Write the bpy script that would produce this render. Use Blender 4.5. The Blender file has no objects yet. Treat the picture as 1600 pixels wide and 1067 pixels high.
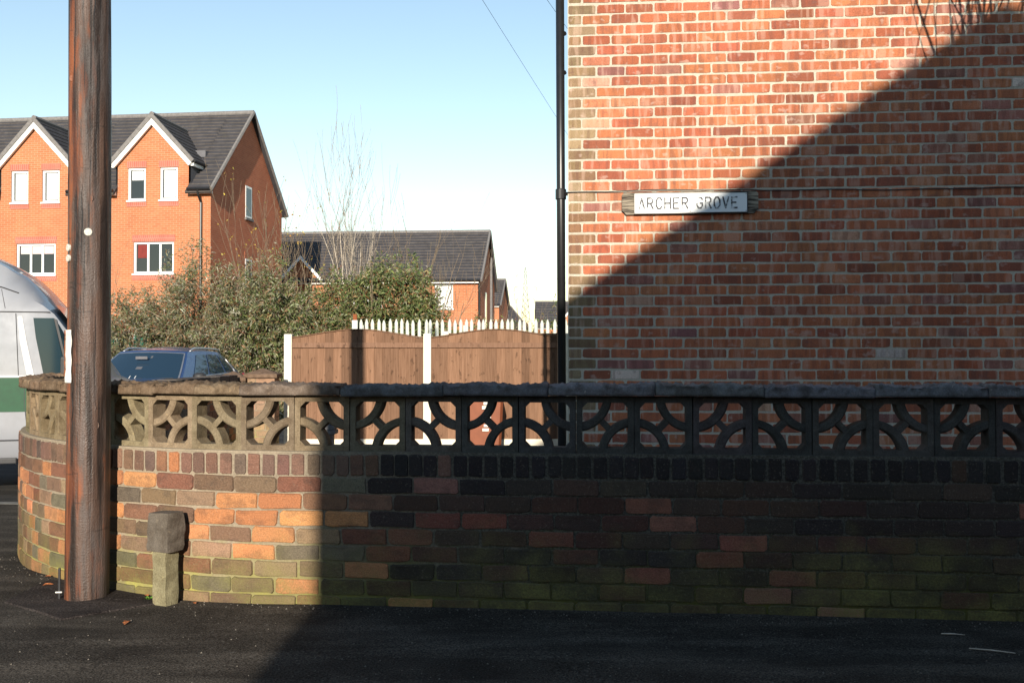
import bpy, bmesh, math, random
from mathutils import Vector, Matrix, noise
R = math.radians
random.seed(7)
scn = bpy.context.scene
col = scn.collection

# ------------------------------------------------------------------ camera, sky, sun, exposure
cam_d = bpy.data.cameras.new('camera'); cam = bpy.data.objects.new('camera', cam_d); col.objects.link(cam)
cam_d.sensor_width = 36.0; cam_d.lens = 33.75; cam_d.clip_start = 0.05; cam_d.clip_end = 6000
cam.location = (0, 0, 1.27); cam.rotation_euler = (R(90.82), 0, 0)
scn.camera = cam

SUN_ELEV = 16.3
SUN_DX = 0.010                       # sideways drift of the sunlight per metre travelled
world = bpy.data.worlds.new('World'); scn.world = world; world.use_nodes = True
wn = world.node_tree.nodes; wl = world.node_tree.links
sky = wn.new('ShaderNodeTexSky'); sky.sky_type = 'NISHITA'; sky.sun_disc = False
sky.sun_elevation = R(SUN_ELEV); sky.sun_rotation = R(180); sky.altitude = 50
sky.air_density = 1.2; sky.dust_density = 0.0; sky.ozone_density = 0.9
bg = wn['Background']; bg.inputs['Strength'].default_value = 0.118
wl.new(sky.outputs['Color'], bg.inputs['Color'])

sun_d = bpy.data.lights.new('sun', 'SUN'); sun = bpy.data.objects.new('sun', sun_d); col.objects.link(sun)
sun_d.energy = 5.0; sun_d.angle = R(0.48); sun_d.color = (1.0, 0.90, 0.76)
sdir = Vector((SUN_DX, 1.0, -math.tan(R(SUN_ELEV))))
sun.rotation_euler = sdir.to_track_quat('-Z', 'Y').to_euler(); sun.location = (0, -20, 20)
scn.view_settings.view_transform = 'Standard'; scn.view_settings.look = 'None'
scn.view_settings.exposure = 0.70; scn.view_settings.gamma = 1.0

# ------------------------------------------------------------------ materials
class NT:
    def __init__(s, name):
        s.m = bpy.data.materials.new(name); s.m.use_nodes = True
        s.n = s.m.node_tree.nodes; s.l = s.m.node_tree.links
        s.b = s.n['Principled BSDF']; s.out = s.n['Material Output']
    def node(s, t, **kw):
        n = s.n.new(t)
        for k, v in kw.items():
            if hasattr(n, k) and k not in n.inputs: setattr(n, k, v)
            else: s.set(n.inputs[k], v)
        return n
    def set(s, sock, v):
        if isinstance(v, bpy.types.NodeSocket): s.l.new(v, sock)
        else:
            if sock.type == 'RGBA' and isinstance(v, (tuple, list)) and len(v) == 3: v = (*v, 1)
            sock.default_value = v
    def noise(s, vec, scale, detail=3, rough=0.55):
        n = s.n.new('ShaderNodeTexNoise'); n.inputs['Scale'].default_value = scale
        n.inputs['Detail'].default_value = detail; n.inputs['Roughness'].default_value = rough
        if vec is not None: s.l.new(vec, n.inputs['Vector'])
        return n.outputs['Fac']
    def ramp(s, v, a, b, x=0.0, y=1.0):
        n = s.n.new('ShaderNodeMapRange'); n.clamp = True
        s.l.new(v, n.inputs[0])
        for i, q in enumerate((a, b, x, y)): n.inputs[i + 1].default_value = q
        return n.outputs[0]
    def math(s, op, a, b=0.0):
        n = s.n.new('ShaderNodeMath'); n.operation = op
        s.set(n.inputs[0], a); s.set(n.inputs[1], b); return n.outputs[0]
    def mix(s, f, a, b, mode='MIX'):
        n = s.n.new('ShaderNodeMix'); n.data_type = 'RGBA'; n.blend_type = mode
        s.set(n.inputs['Factor'], f); s.set(n.inputs[6], a); s.set(n.inputs[7], b); return n.outputs[2]
    def scale(s, vec, sc):
        n = s.n.new('ShaderNodeMapping'); n.inputs['Scale'].default_value = sc; s.l.new(vec, n.inputs['Vector']); return n.outputs[0]
    def vadd(s, a, b):
        n = s.n.new('ShaderNodeVectorMath'); n.operation = 'ADD'; s.set(n.inputs[0], a); s.set(n.inputs[1], b); return n.outputs[0]
    def obj(s):
        return s.n.new('ShaderNodeTexCoord').outputs['Object']
    def pos(s):
        return s.n.new('ShaderNodeNewGeometry').outputs['Position']
    def bump(s, h, strength=0.3, dist=0.004):
        n = s.n.new('ShaderNodeBump'); n.inputs['Strength'].default_value = strength; n.inputs['Distance'].default_value = dist
        s.l.new(h, n.inputs['Height']); s.l.new(n.outputs[0], s.b.inputs['Normal'])
    def fin(s, color=None, rough=0.8, metal=0.0, spec=0.3):
        if color is not None: s.set(s.b.inputs['Base Color'], color)
        s.set(s.b.inputs['Roughness'], rough); s.b.inputs['Metallic'].default_value = metal
        s.b.inputs['Specular IOR Level'].default_value = spec
        return s.m

def plain(name, c, rough=0.6, metal=0.0, spec=0.4, var=0.15, sc=12.0, bump=0.0):
    t = NT(name); v = t.pos()
    n = t.noise(v, sc, 4)
    k = t.ramp(n, 0.3, 0.7, 1 - var, 1 + var)
    c2 = t.mix(1.0, c, t.node('ShaderNodeCombineColor', Red=k, Green=k, Blue=k).outputs[0], 'MULTIPLY')
    if bump: t.bump(t.noise(v, sc * 6, 3), bump, 0.003)
    return t.fin(c2, rough, metal, spec)

def brick_mat(name, src, garden=False):
    """one fired-clay brick; its own colour comes from the object ('obj') or from the mesh ('attr')"""
    t = NT(name)
    if src == 'obj':
        oi = t.n.new('ShaderNodeObjectInfo'); base = oi.outputs['Color']
        r = t.math('MULTIPLY', oi.outputs['Random'], 61.0)
        v = t.vadd(t.obj(), t.node('ShaderNodeCombineXYZ', X=r, Y=r, Z=r).outputs[0])
    else:
        at = t.n.new('ShaderNodeAttribute'); at.attribute_name = 'Col'; base = at.outputs['Color']; v = t.obj()
    ea = t.n.new('ShaderNodeAttribute'); ea.attribute_name = 'Col'; edge = ea.outputs['Alpha']
    streak = t.noise(t.scale(v, (20, 20, 3.0)), 1.0, 2, 0.45)
    fine = t.noise(v, 150, 3)
    blot = t.noise(t.scale(v, (11, 11, 16)), 1.0, 3)
    rag = t.noise(v, 95, 3)
    k = t.ramp(fine, 0.3, 0.7, 0.72, 1.25)
    c = t.mix(1.0, base, t.node('ShaderNodeCombineColor', Red=k, Green=k, Blue=k).outputs[0], 'MULTIPLY')
    if garden:
        c = t.mix(t.ramp(blot, 0.50, 0.64, 0, 0.6), c, t.mix(0.45, (0.040, 0.032, 0.027), c))
        c = t.mix(t.ramp(rag, 0.60, 0.72, 0, 0.5), c, t.mix(0.5, c, (0.30, 0.25, 0.19)))
        P = t.pos(); z = t.node('ShaderNodeSeparateXYZ', Vector=P).outputs[2]
        n = t.noise(P, 5.0, 4)
        zz = t.math('SUBTRACT', z, t.math('MULTIPLY', t.math('SUBTRACT', n, 0.5), 0.7))
        patch = t.ramp(t.noise(P, 1.6, 2), 0.36, 0.58, 0.45, 0.95)
        mf = t.math('MULTIPLY', t.math('MULTIPLY', t.ramp(zz, 0.0, 0.38, 0.85, 0.0), patch), t.ramp(rag, 0.35, 0.6, 0.55, 1.0))
        c = t.mix(mf, c, t.mix(t.ramp(n, 0.35, 0.65), (0.10, 0.092, 0.034), (0.18, 0.168, 0.050)))
        ef = t.ramp(t.math('ADD', t.math('MULTIPLY', edge, 1.3), t.math('MULTIPLY', rag, 2.2)), 0.80, 1.05, 0.55, 0.0)
        c = t.mix(ef, c, t.mix(0.5, c, (0.16, 0.14, 0.11)))
        t.bump(t.math('ADD', fine, t.noise(v, 45, 4)), 0.7, 0.005)
    else:
        big = t.ramp(t.noise(t.scale(t.pos(), (1.6, 1.6, 0.8)), 1.0, 4, 0.6), 0.36, 0.64, 0.80, 1.12)
        c = t.mix(1.0, c, t.node('ShaderNodeCombineColor', Red=big, Green=big, Blue=big).outputs[0], 'MULTIPLY')
        c = t.mix(t.ramp(streak, 0.54, 0.62, 0, 0.48), c, t.mix(0.5, c, (0.60, 0.42, 0.33)))
        c = t.mix(t.ramp(streak, 0.45, 0.38, 0, 0.55), c, t.mix(0.65, c, (0.11, 0.05, 0.04)))
        c = t.mix(t.ramp(blot, 0.61, 0.68, 0, 0.35), c, (0.50, 0.38, 0.32))
        c = t.mix(t.ramp(blot, 0.40, 0.33, 0, 0.55), c, t.mix(0.6, c, (0.14, 0.075, 0.065)))
        ef = t.ramp(t.math('ADD', t.math('MULTIPLY', edge, 1.3), t.math('MULTIPLY', rag, 2.2)), 0.80, 1.0, 0.75, 0.0)
        c = t.mix(ef, c, (0.47, 0.41, 0.33))
        t.bump(t.math('ADD', fine, blot), 0.5, 0.004)
    return t.fin(c, 0.85, 0, 0.2)

def wall_brick(name, axis, c1, c2, mortar, bw=0.225, rh=0.075):
    """coursed brickwork too far off to tell the bricks apart"""
    t = NT(name); s = t.node('ShaderNodeSeparateXYZ', Vector=t.obj()).outputs
    v = t.node('ShaderNodeCombineXYZ', X=s[0] if axis == 'x' else s[1], Y=s[2], Z=0.0).outputs[0]
    b = t.n.new('ShaderNodeTexBrick'); t.l.new(v, b.inputs['Vector'])
    t.set(b.inputs['Color1'], c1); t.set(b.inputs['Color2'], c2); t.set(b.inputs['Mortar'], mortar)
    b.inputs['Scale'].default_value = 1.0; b.inputs['Mortar Size'].default_value = 0.006
    b.inputs['Brick Width'].default_value = bw; b.inputs['Row Height'].default_value = rh
    b.inputs['Mortar Smooth'].default_value = 0.2
    k = t.ramp(t.noise(t.obj(), 0.9, 4), 0.3, 0.7, 0.88, 1.1)
    c = t.mix(1.0, b.outputs['Color'], t.node('ShaderNodeCombineColor', Red=k, Green=k, Blue=k).outputs[0], 'MULTIPLY')
    t.bump(b.outputs['Fac'], -0.3, 0.004)
    return t.fin(c, 0.85, 0, 0.2)

def mortar_mat(name, c, moss=False):
    t = NT(name); P = t.pos()
    f = t.noise(P, 90, 4); g = t.noise(P, 7, 4)
    cc = t.mix(t.ramp(g, 0.35, 0.7, 0.0, 0.35), c, tuple(q * 0.6 for q in c))
    k = t.ramp(f, 0.3, 0.7, 0.8, 1.12)
    cc = t.mix(1.0, cc, t.node('ShaderNodeCombineColor', Red=k, Green=k, Blue=k).outputs[0], 'MULTIPLY')
    if moss:
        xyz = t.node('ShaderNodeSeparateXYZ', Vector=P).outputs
        darken = t.ramp(t.math('ADD', xyz[0], t.math('MULTIPLY', g, 1.2)), -1.0, 0.6, 0.0, 0.9)  # mortar colour gets darker towards the right of the wall
        cc = t.mix(darken, cc, t.mix(t.ramp(f, 0.42, 0.62), (0.036, 0.034, 0.028), (0.10, 0.095, 0.08)))
        zz = t.math('SUBTRACT', xyz[2], t.math('MULTIPLY', t.math('SUBTRACT', g, 0.5), 0.5))
        cc = t.mix(t.ramp(zz, 0.0, 0.40, 0.85, 0.0), cc, t.mix(1.0, t.mix(t.ramp(g, 0.4, 0.6), (0.19, 0.18, 0.050), (0.30, 0.285, 0.07)), t.node('ShaderNodeCombineColor', Red=t.ramp(darken, 0, .9, 1, .3), Green=t.ramp(darken, 0, .9, 1, .3), Blue=t.ramp(darken, 0, .9, 1, .3)).outputs[0], 'MULTIPLY'))
    t.bump(f, 0.5, 0.004)
    return t.fin(cc, 0.95, 0, 0.1)

def block_mat(name, strong=1.0):
    """cast concrete: object colour, weathered with stains, lichen and grit"""
    t = NT(name); oi = t.n.new('ShaderNodeObjectInfo'); base = oi.outputs['Color']; P = t.pos()
    a = t.noise(P, 14, 5, 0.65); b = t.noise(P, 160, 3); c3 = t.noise(P, 38, 4, 0.7)
    c = t.mix(t.ramp(a, 0.38, 0.62, 0.0, 0.65 * strong), base, t.mix(1.0, base, (0.50, 0.46, 0.42), 'MULTIPLY'))
    c = t.mix(t.ramp(c3, 0.62, 0.72, 0.0, 0.6 * strong), c, t.mix(1.0, base, (1.7, 1.6, 1.35), 'MULTIPLY'))
    k = t.ramp(b, 0.3, 0.7, 0.75, 1.2)
    c = t.mix(1.0, c, t.node('ShaderNodeCombineColor', Red=k, Green=k, Blue=k).outputs[0], 'MULTIPLY')
    t.bump(t.math('ADD', b, t.math('MULTIPLY', c3, 1.5)), 0.5, 0.004)
    return t.fin(c, 0.95, 0, 0.15)

def leaf_mat(name):
    t = NT(name); at = t.n.new('ShaderNodeAttribute'); at.attribute_name = 'Col'
    t.fin(at.outputs['Color'], 0.55, 0, 0.35)
    tr = t.n.new('ShaderNodeBsdfTranslucent'); t.l.new(at.outputs['Color'], tr.inputs['Color'])
    mx = t.n.new('ShaderNodeMixShader'); mx.inputs[0].default_value = 0.22
    t.l.new(t.b.outputs[0], mx.inputs[1]); t.l.new(tr.outputs[0], mx.inputs[2]); t.l.new(mx.outputs[0], t.out.inputs['Surface'])
    return t.m

def asphalt(name, lo, hi, rough=0.9, chips=True):
    t = NT(name); P = t.pos()
    f = t.noise(P, 120, 3, 0.7); g = t.noise(P, 2.2, 5, 0.6); h = t.noise(t.scale(P, (1.1, 5.0, 1.0)), 1.0, 4)
    c = t.mix(t.ramp(g, 0.35, 0.65), lo, hi)
    c = t.mix(t.ramp(h, 0.48, 0.66, 0, 0.6), c, tuple(q * 1.7 for q in hi))
    k = t.ramp(f, 0.38, 0.64, 0.35, 1.8)
    c = t.mix(1.0, c, t.node('ShaderNodeCombineColor', Red=k, Green=k, Blue=k).outputs[0], 'MULTIPLY')
    if chips: c = t.mix(t.ramp(t.noise(P, 60, 1), 0.70, 0.75, 0, 0.6), c, (0.16, 0.15, 0.13))
    t.bump(t.math('ADD', f, t.noise(P, 90, 2)), 0.6, 0.005)
    return t.fin(c, rough, 0, 0.10)

def pole_mat():
    t = NT('creosoted_timber'); P = t.obj()
    g = t.noise(t.scale(P, (22, 22, 1.3)), 1.0, 4, 0.5); h = t.noise(t.scale(P, (16, 16, 2.6)), 1.0, 5, 0.62)
    cr = t.noise(t.scale(P, (38, 38, 1.4)), 1.0, 3, 0.6); f = t.noise(P, 120, 3)
    c = t.mix(t.ramp(g, 0.42, 0.58), (0.022, 0.014, 0.011), (0.085, 0.050, 0.036))
    x = t.node('ShaderNodeSeparateXYZ', Vector=P).outputs
    xr = t.math('ADD', t.math('MULTIPLY', x[0], 0.914), t.math('MULTIPLY', x[1], 0.405)); side = t.ramp(xr, -0.090, -0.012, 1.0, 0.0)
    rust = t.math('MULTIPLY', t.ramp(t.math('ADD', h, t.math('MULTIPLY', side, 0.20)), 0.59, 0.71), 0.75)
    c = t.mix(rust, c, t.mix(t.ramp(g, 0.4, 0.6), (0.085, 0.024, 0.010), (0.25, 0.072, 0.022)))
    grey = t.ramp(t.noise(t.scale(P, (14, 14, 2.0)), 1.0, 4, 0.65), 0.50, 0.60, 0.0, 0.55)
    c = t.mix(t.math('MULTIPLY', grey, t.ramp(xr, -0.06, -0.02)), c, (0.075, 0.064, 0.060))
    c = t.mix(t.ramp(cr, 0.44, 0.36, 0.0, 0.9), c, (0.012, 0.009, 0.008))
    ring = t.ramp(t.noise(t.scale(P, (4, 4, 24)), 1.0, 3, 0.7), 0.64, 0.70, 0.0, 0.5)
    c = t.mix(ring, c, (0.014, 0.010, 0.009))
    t.bump(t.math('ADD', t.math('ADD', cr, t.math('MULTIPLY', f, 0.5)), t.math('ADD', g, t.noise(t.scale(P, (8, 8, 9)), 1.0, 4))), 0.8, 0.008)
    return t.fin(c, t.ramp(h, 0.35, 0.65, 0.40, 0.7), 0, 0.4)

def timber(name, c1, c2):
    t = NT(name); oi = t.n.new('ShaderNodeObjectInfo')
    r = t.math('MULTIPLY', oi.outputs['Random'], 40.0)
    v = t.vadd(t.obj(), t.node('ShaderNodeCombineXYZ', X=r, Y=r, Z=r).outputs[0])
    g = t.noise(t.scale(v, (60, 60, 3)), 1.0, 4, 0.6); kn = t.noise(t.scale(v, (17, 17, 9)), 1.0, 2)
    c = t.mix(t.ramp(g, 0.35, 0.65), c1, c2)
    c = t.mix(t.ramp(kn, 0.62, 0.70, 0, 0.7), c, tuple(q * 0.45 for q in c1))
    k = t.ramp(oi.outputs['Random'], 0, 1, 0.70, 1.22)
    c = t.mix(1.0, c, t.node('ShaderNodeCombineColor', Red=k, Green=k, Blue=k).outputs[0], 'MULTIPLY')
    t.bump(g, 0.3, 0.003)
    return t.fin(c, 0.85, 0, 0.2)

def old_board():
    t = NT('weathered_board'); v = t.obj()
    g = t.noise(t.scale(v, (5, 30, 60)), 1.0, 5, 0.7)
    c = t.mix(t.ramp(g, 0.4, 0.62), (0.05, 0.042, 0.035), (0.34, 0.29, 0.22))
    t.bump(g, 1.0, 0.012)
    return t.fin(c, 0.95, 0, 0.1)

def sign_paint(worn=False):
    t = NT('worn_lettering' if worn else 'sign_enamel'); v = t.obj()
    n = t.noise(t.scale(v, (14, 14, 14)), 1.0, 5, 0.7); f = t.noise(v, 60, 4)
    white = t.mix(t.ramp(n, 0.55, 0.72, 0, 0.4), (0.70, 0.72, 0.72), (0.45, 0.46, 0.46))
    if worn: return t.fin(t.mix(t.ramp(t.math('ADD', n, t.math('MULTIPLY', f, 0.4)), 0.70, 0.84, 0.0, 0.85), (0.045, 0.045, 0.05), white), 0.6, 0, 0.3)
    return t.fin(white, 0.5, 0, 0.4)

def roof_mat(name, c):
    t = NT(name); v = t.obj()
    n = t.noise(v, 3.0, 5, 0.65); f = t.noise(t.scale(v, (3.3, 3.3, 3.3)), 1.0, 0)
    cc = t.mix(t.ramp(n, 0.3, 0.7), tuple(q * 0.75 for q in c), tuple(q * 1.25 for q in c))
    cc = t.mix(t.ramp(t.noise(v, 1.2, 5, 0.7), 0.60, 0.75, 0, 0.25), cc, (0.12, 0.11, 0.06))
    at = t.n.new('ShaderNodeAttribute'); at.attribute_name = 'Col'; cc = t.mix(1.0, cc, at.outputs['Color'], 'MULTIPLY')
    t.bump(t.noise(v, 18, 3), 0.4, 0.01)
    return t.fin(cc, 0.85, 0, 0.25)

def glass_mat(name, c, rough=0.04):
    t = NT(name); return t.fin(c, rough, 0, 0.45)

def car_paint(name, c, metal=0.5, rough=0.28):
    t = NT(name); P = t.obj()
    d = t.noise(P, 3.5, 5, 0.7)
    cc = t.mix(t.ramp(d, 0.4, 0.75, 0.0, 0.22), c, (0.20, 0.19, 0.17))
    m = t.fin(cc, t.ramp(d, 0.35, 0.7, rough, rough + 0.22), metal, 0.5)
    t.b.inputs['Coat Weight'].default_value = 0.6; t.b.inputs['Coat Roughness'].default_value = 0.08
    return m

M = {}
M['brick'] = brick_mat('house_brick', 'obj'); M['brick_a'] = brick_mat('house_brick_mass', 'attr')
M['gbrick'] = brick_mat('garden_brick', 'obj', True); M['gbrick_a'] = brick_mat('garden_brick_mass', 'attr', True)
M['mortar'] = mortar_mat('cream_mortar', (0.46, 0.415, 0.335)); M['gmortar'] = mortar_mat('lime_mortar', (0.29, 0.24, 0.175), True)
M['block'] = block_mat('cast_concrete'); M['coping'] = block_mat('rough_coping', 1.4)
M['pave'] = asphalt('pavement_asphalt', (0.026, 0.022, 0.018), (0.050, 0.043, 0.035)); M['road'] = asphalt('road_asphalt', (0.030, 0.030, 0.030), (0.045, 0.044, 0.043))
M['patch'] = asphalt('patch_asphalt', (0.020, 0.016, 0.015), (0.034, 0.028, 0.025)); M['kerb'] = plain('kerb_concrete', (0.12, 0.115, 0.105), 0.9, var=0.25, bump=0.4)
M['soil'] = plain('rough_grass_ground', (0.07, 0.075, 0.035), 0.95, var=0.4, sc=1.5); M['yard'] = plain('yard_concrete', (0.24, 0.22, 0.19), 0.9, var=0.25, sc=3)
M['pole'] = pole_mat(); M['fence'] = timber('fence_timber', (0.145, 0.078, 0.046), (0.205, 0.116, 0.072)); M['rail'] = timber('rail_timber', (0.19, 0.105, 0.066), (0.25, 0.145, 0.095)); M['cpost'] = plain('cream_concrete', (0.66, 0.61, 0.50), 0.9, var=0.1, bump=0.3)
M['board'] = old_board(); M['sign'] = sign_paint(); M['letter'] = sign_paint(True)
M['black'] = plain('black_paint', (0.012, 0.012, 0.013), 0.35, spec=0.5, var=0.2); M['cable'] = plain('cable_black', (0.02, 0.02, 0.02), 0.6)
M['bf_x'] = wall_brick('new_brick_front', 'x', (0.43, 0.155, 0.070), (0.37, 0.125, 0.055), (0.40, 0.27, 0.18)); M['bf_y'] = wall_brick('new_brick_side', 'y', (0.48, 0.15, 0.075), (0.42, 0.12, 0.06), (0.40, 0.24, 0.16))
M['bf_d'] = wall_brick('new_brick_band', 'x', (0.40, 0.13, 0.09), (0.36, 0.11, 0.08), (0.38, 0.24, 0.19), 0.075, 0.225)
M['roof'] = roof_mat('grey_tile', (0.048, 0.046, 0.050)); M['verge'] = plain('grey_verge', (0.16, 0.15, 0.145), 0.9, var=0.2); M['white'] = plain('white_upvc', (0.80, 0.80, 0.78), 0.4, var=0.04)
M['glass'] = glass_mat('window_glass', (0.025, 0.03, 0.033)); M['blind'] = plain('pale_blind', (0.66, 0.67, 0.66), 0.7, var=0.05); M['lead'] = plain('lead_sheet', (0.10, 0.10, 0.11), 0.6)
M['red'] = plain('red_cloth', (0.16, 0.02, 0.015), 0.8); M['pink'] = plain('pink_blind', (0.62, 0.48, 0.46), 0.8, var=0.05)
M['galv'] = plain('painted_palisade', (0.50, 0.52, 0.47), 0.6, var=0.12); M['greenfence'] = plain('green_palisade', (0.012, 0.11, 0.075), 0.5)
M['leaf'] = leaf_mat('leaf'); M['bark'] = plain('twig_bark', (0.22, 0.165, 0.11), 0.9, var=0.3); M['birch'] = plain('pale_bark', (0.36, 0.31, 0.25), 0.9, var=0.3)
M['navy'] = car_paint('navy_paint', (0.022, 0.065, 0.19), 0.45, 0.25); M['silver'] = car_paint('silver_paint', (0.24, 0.25, 0.275), 0.0, 0.5)
M['vgreen'] = plain('green_band_paint', (0.003, 0.055, 0.020), 0.5, spec=0.3); M['vwhite'] = plain('white_band_paint', (0.58, 0.58, 0.57), 0.5, var=.05)
M['carglass'] = glass_mat('car_glass', (0.014, 0.032, 0.055), 0.03); M['vanglass'] = glass_mat('van_glass', (0.012, 0.03, 0.042), 0.05)
M['tyre'] = plain('rubber', (0.02, 0.02, 0.02), 0.85); M['alloy'] = plain('alloy', (0.45, 0.45, 0.46), 0.35, 0.8); M['plastic'] = plain('black_plastic', (0.025, 0.025, 0.027), 0.55)
M['brownbin'] = plain('brown_bin_plastic', (0.20, 0.062, 0.028), 0.5, var=0.12); M['stone'] = block_mat('marker_concrete'); M['steel'] = plain('zinc_steel', (0.25, 0.26, 0.27), 0.45, 0.6)
M['paper'] = plain('weathered_notice', (0.62, 0.60, 0.55), 0.8, var=0.2, sc=30); M['disc'] = plain('pale_disc', (0.50, 0.48, 0.42), 0.6, var=0.3, sc=120); M['rust'] = plain('rust', (0.20, 0.06, 0.02), 0.9, var=0.4, sc=60)
M['dleaf'] = plain('dead_leaf', (0.36, 0.12, 0.04), 0.8, var=0.3, sc=60); M['weed'] = plain('weed_green', (0.10, 0.22, 0.03), 0.6); M['grit'] = plain('grit', (0.13, 0.115, 0.095), 0.9, var=0.4, sc=80)
M['pylon'] = plain('pylon_steel', (0.09, 0.09, 0.095), 0.6); M['lamp'] = glass_mat('headlamp', (0.4, 0.42, 0.45), 0.1); M['greystone'] = plain('dark_grey_stone', (0.10, 0.10, 0.105), 0.9, var=0.25, sc=30, bump=0.3)
M['rearlamp'] = glass_mat('rear_lamp_red', (0.25, 0.01, 0.012), 0.15)

# ------------------------------------------------------------------ mesh helpers
class MB:
    def __init__(s): s.v = []; s.f = []; s.c = []
    def add(s, vs, fs, c=None):
        o = len(s.v); s.v += [tuple(p) for p in vs]; s.f += [tuple(i + o for i in f) for f in fs]
        s.c += [c] * len(vs); return s
    def box(s, x0, x1, y0, y1, z0, z1, mat=None):
        vs = [Vector((x, y, z)) for z in (z0, z1) for y in (y0, y1) for x in (x0, x1)]
        if mat is not None: vs = [mat @ p for p in vs]
        return s.add(vs, [(0, 2, 3, 1), (4, 5, 7, 6), (0, 1, 5, 4), (1, 3, 7, 5), (3, 2, 6, 7), (2, 0, 4, 6)])
    def prism(s, poly, y0, y1, plane='xz'):
        n = len(poly)
        f = (lambda a, b, d: (a, d, b)) if plane == 'xz' else ((lambda a, b, d: (d, a, b)) if plane == 'yz' else (lambda a, b, d: (a, b, d)))
        vs = [f(a, b, y0) for a, b in poly] + [f(a, b, y1) for a, b in poly]
        return s.add(vs, [tuple(range(n)), tuple(range(2 * n - 1, n - 1, -1))] + [(i, i + n, (i + 1) % n + n, (i + 1) % n) for i in range(n)])
    def tube(s, path, rad, n=8, cap=True):
        path = [Vector(p) for p in path]; rs = rad if isinstance(rad, (list, tuple)) else [rad] * len(path)
        vs = []; fs = []
        for i, p in enumerate(path):
            d = (path[min(i + 1, len(path) - 1)] - path[max(i - 1, 0)])
            d = d.normalized() if d.length > 1e-9 else Vector((0, 0, 1))
            a = d.orthogonal().normalized() if i == 0 else (pa - d * pa.dot(d)).normalized()
            pa = a; b = d.cross(a)
            for k in range(n):
                t = 2 * math.pi * k / n; vs.append(p + (a * math.cos(t) + b * math.sin(t)) * rs[i])
        for i in range(len(path) - 1):
            for k in range(n): fs.append((i * n + k, i * n + (k + 1) % n, (i + 1) * n + (k + 1) % n, (i + 1) * n + k))
        if cap: fs += [tuple(range(n - 1, -1, -1)), tuple(range((len(path) - 1) * n, len(path) * n))]
        return s.add(vs, fs)
    def loft(s, rings, closed=True, cap=True):
        n = len(rings[0]); vs = [p for r in rings for p in r]; fs = []
        for i in range(len(rings) - 1):
            for k in range(n if closed else n - 1): fs.append((i * n + k, i * n + (k + 1) % n, (i + 1) * n + (k + 1) % n, (i + 1) * n + k))
        if cap and closed: fs += [tuple(range(n - 1, -1, -1)), tuple(range((len(rings) - 1) * n, len(rings) * n))]
        return s.add(vs, fs)
    def grid(s, fn, nu, nv):
        vs = [fn(i / nu, j / nv) for j in range(nv + 1) for i in range(nu + 1)]
        return s.add(vs, [(j * (nu + 1) + i, j * (nu + 1) + i + 1, (j + 1) * (nu + 1) + i + 1, (j + 1) * (nu + 1) + i) for j in range(nv) for i in range(nu)])
    def mesh(s, name, mat, bevel=0.0, smooth=False, fix=True):
        me = bpy.data.meshes.new(name); me.from_pydata(s.v, [], s.f)
        if any(c is not None for c in s.c):
            a = me.color_attributes.new('Col', 'FLOAT_COLOR', 'POINT')
            a.data.foreach_set('color', [q for c in s.c for q in ((*c, 1.0)[:4] if c is not None else (1.0, 1.0, 1.0, 1.0))])
        if fix or bevel:
            bm = bmesh.new(); bm.from_mesh(me)
            if fix: bmesh.ops.recalc_face_normals(bm, faces=bm.faces)
            if bevel: bmesh.ops.bevel(bm, geom=[e for e in bm.edges if len(e.link_faces) == 2 and e.calc_face_angle(0) > 0.5], offset=bevel, segments=2, affect='EDGES', profile=0.6)
            bm.to_mesh(me); bm.free()
        if smooth: me.polygons.foreach_set('use_smooth', [True] * len(me.polygons))
        me.materials.append(M[mat]); me.update(); return me

def link(name, me, parent=None, loc=(0, 0, 0), rot=(0, 0, 0), color=None):
    o = bpy.data.objects.new(name, me); col.objects.link(o)
    o.parent = parent; o.location = loc; o.rotation_euler = rot
    if color is not None: o.color = (*color, 1.0)
    return o
def part(name, mb, mat, parent=None, bevel=0.0, smooth=False, loc=(0, 0, 0), rot=(0, 0, 0), color=None, fix=True):
    return link(name, mb.mesh(name, mat, bevel, smooth, fix), parent, loc, rot, color)
def tag(o, label=None, cat=None, group=None, kind=None):
    if label: o['label'] = label
    if cat: o['category'] = cat
    if group: o['group'] = group
    if kind: o['kind'] = kind
    return o
def empty(name, loc=(0, 0, 0), rz=0.0):
    o = bpy.data.objects.new(name, None); col.objects.link(o); o.location = loc; o.rotation_euler = (0, 0, rz); o.empty_display_size = 0.1; return o
def rnd(a, b): return random.uniform(a, b)
def vary(c, k=0.15, h=0.05):
    f = rnd(1 - k, 1 + k); return tuple(max(0.0, q * f * rnd(1 - h, 1 + h)) for q in c)

# ------------------------------------------------------------------ path of the garden wall (front face)
U = Vector((math.cos(R(5)), -math.sin(R(5)), 0)); N = Vector((math.sin(R(5)), math.cos(R(5)), 0))
W0 = Vector((-1.155, 4.913, 0)); RAD = 2.6; CEN = W0 + N * RAD; TURN = R(82); ARC = RAD * TURN; T_END = 5.6
def wall_at(t, off=0.0, z=0.0):
    """point t metres along the wall (t<0 is on the curve), off metres behind its face; and the wall's heading there"""
    if t >= 0: p = W0 + U * t + N * off; a = -R(5)
    else:
        th = -t / RAD; d = -(N * math.cos(th)) - U * math.sin(th)
        p = CEN + d * (RAD - off); a = -R(5) - th
    return Vector((p.x, p.y, z)), a

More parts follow.
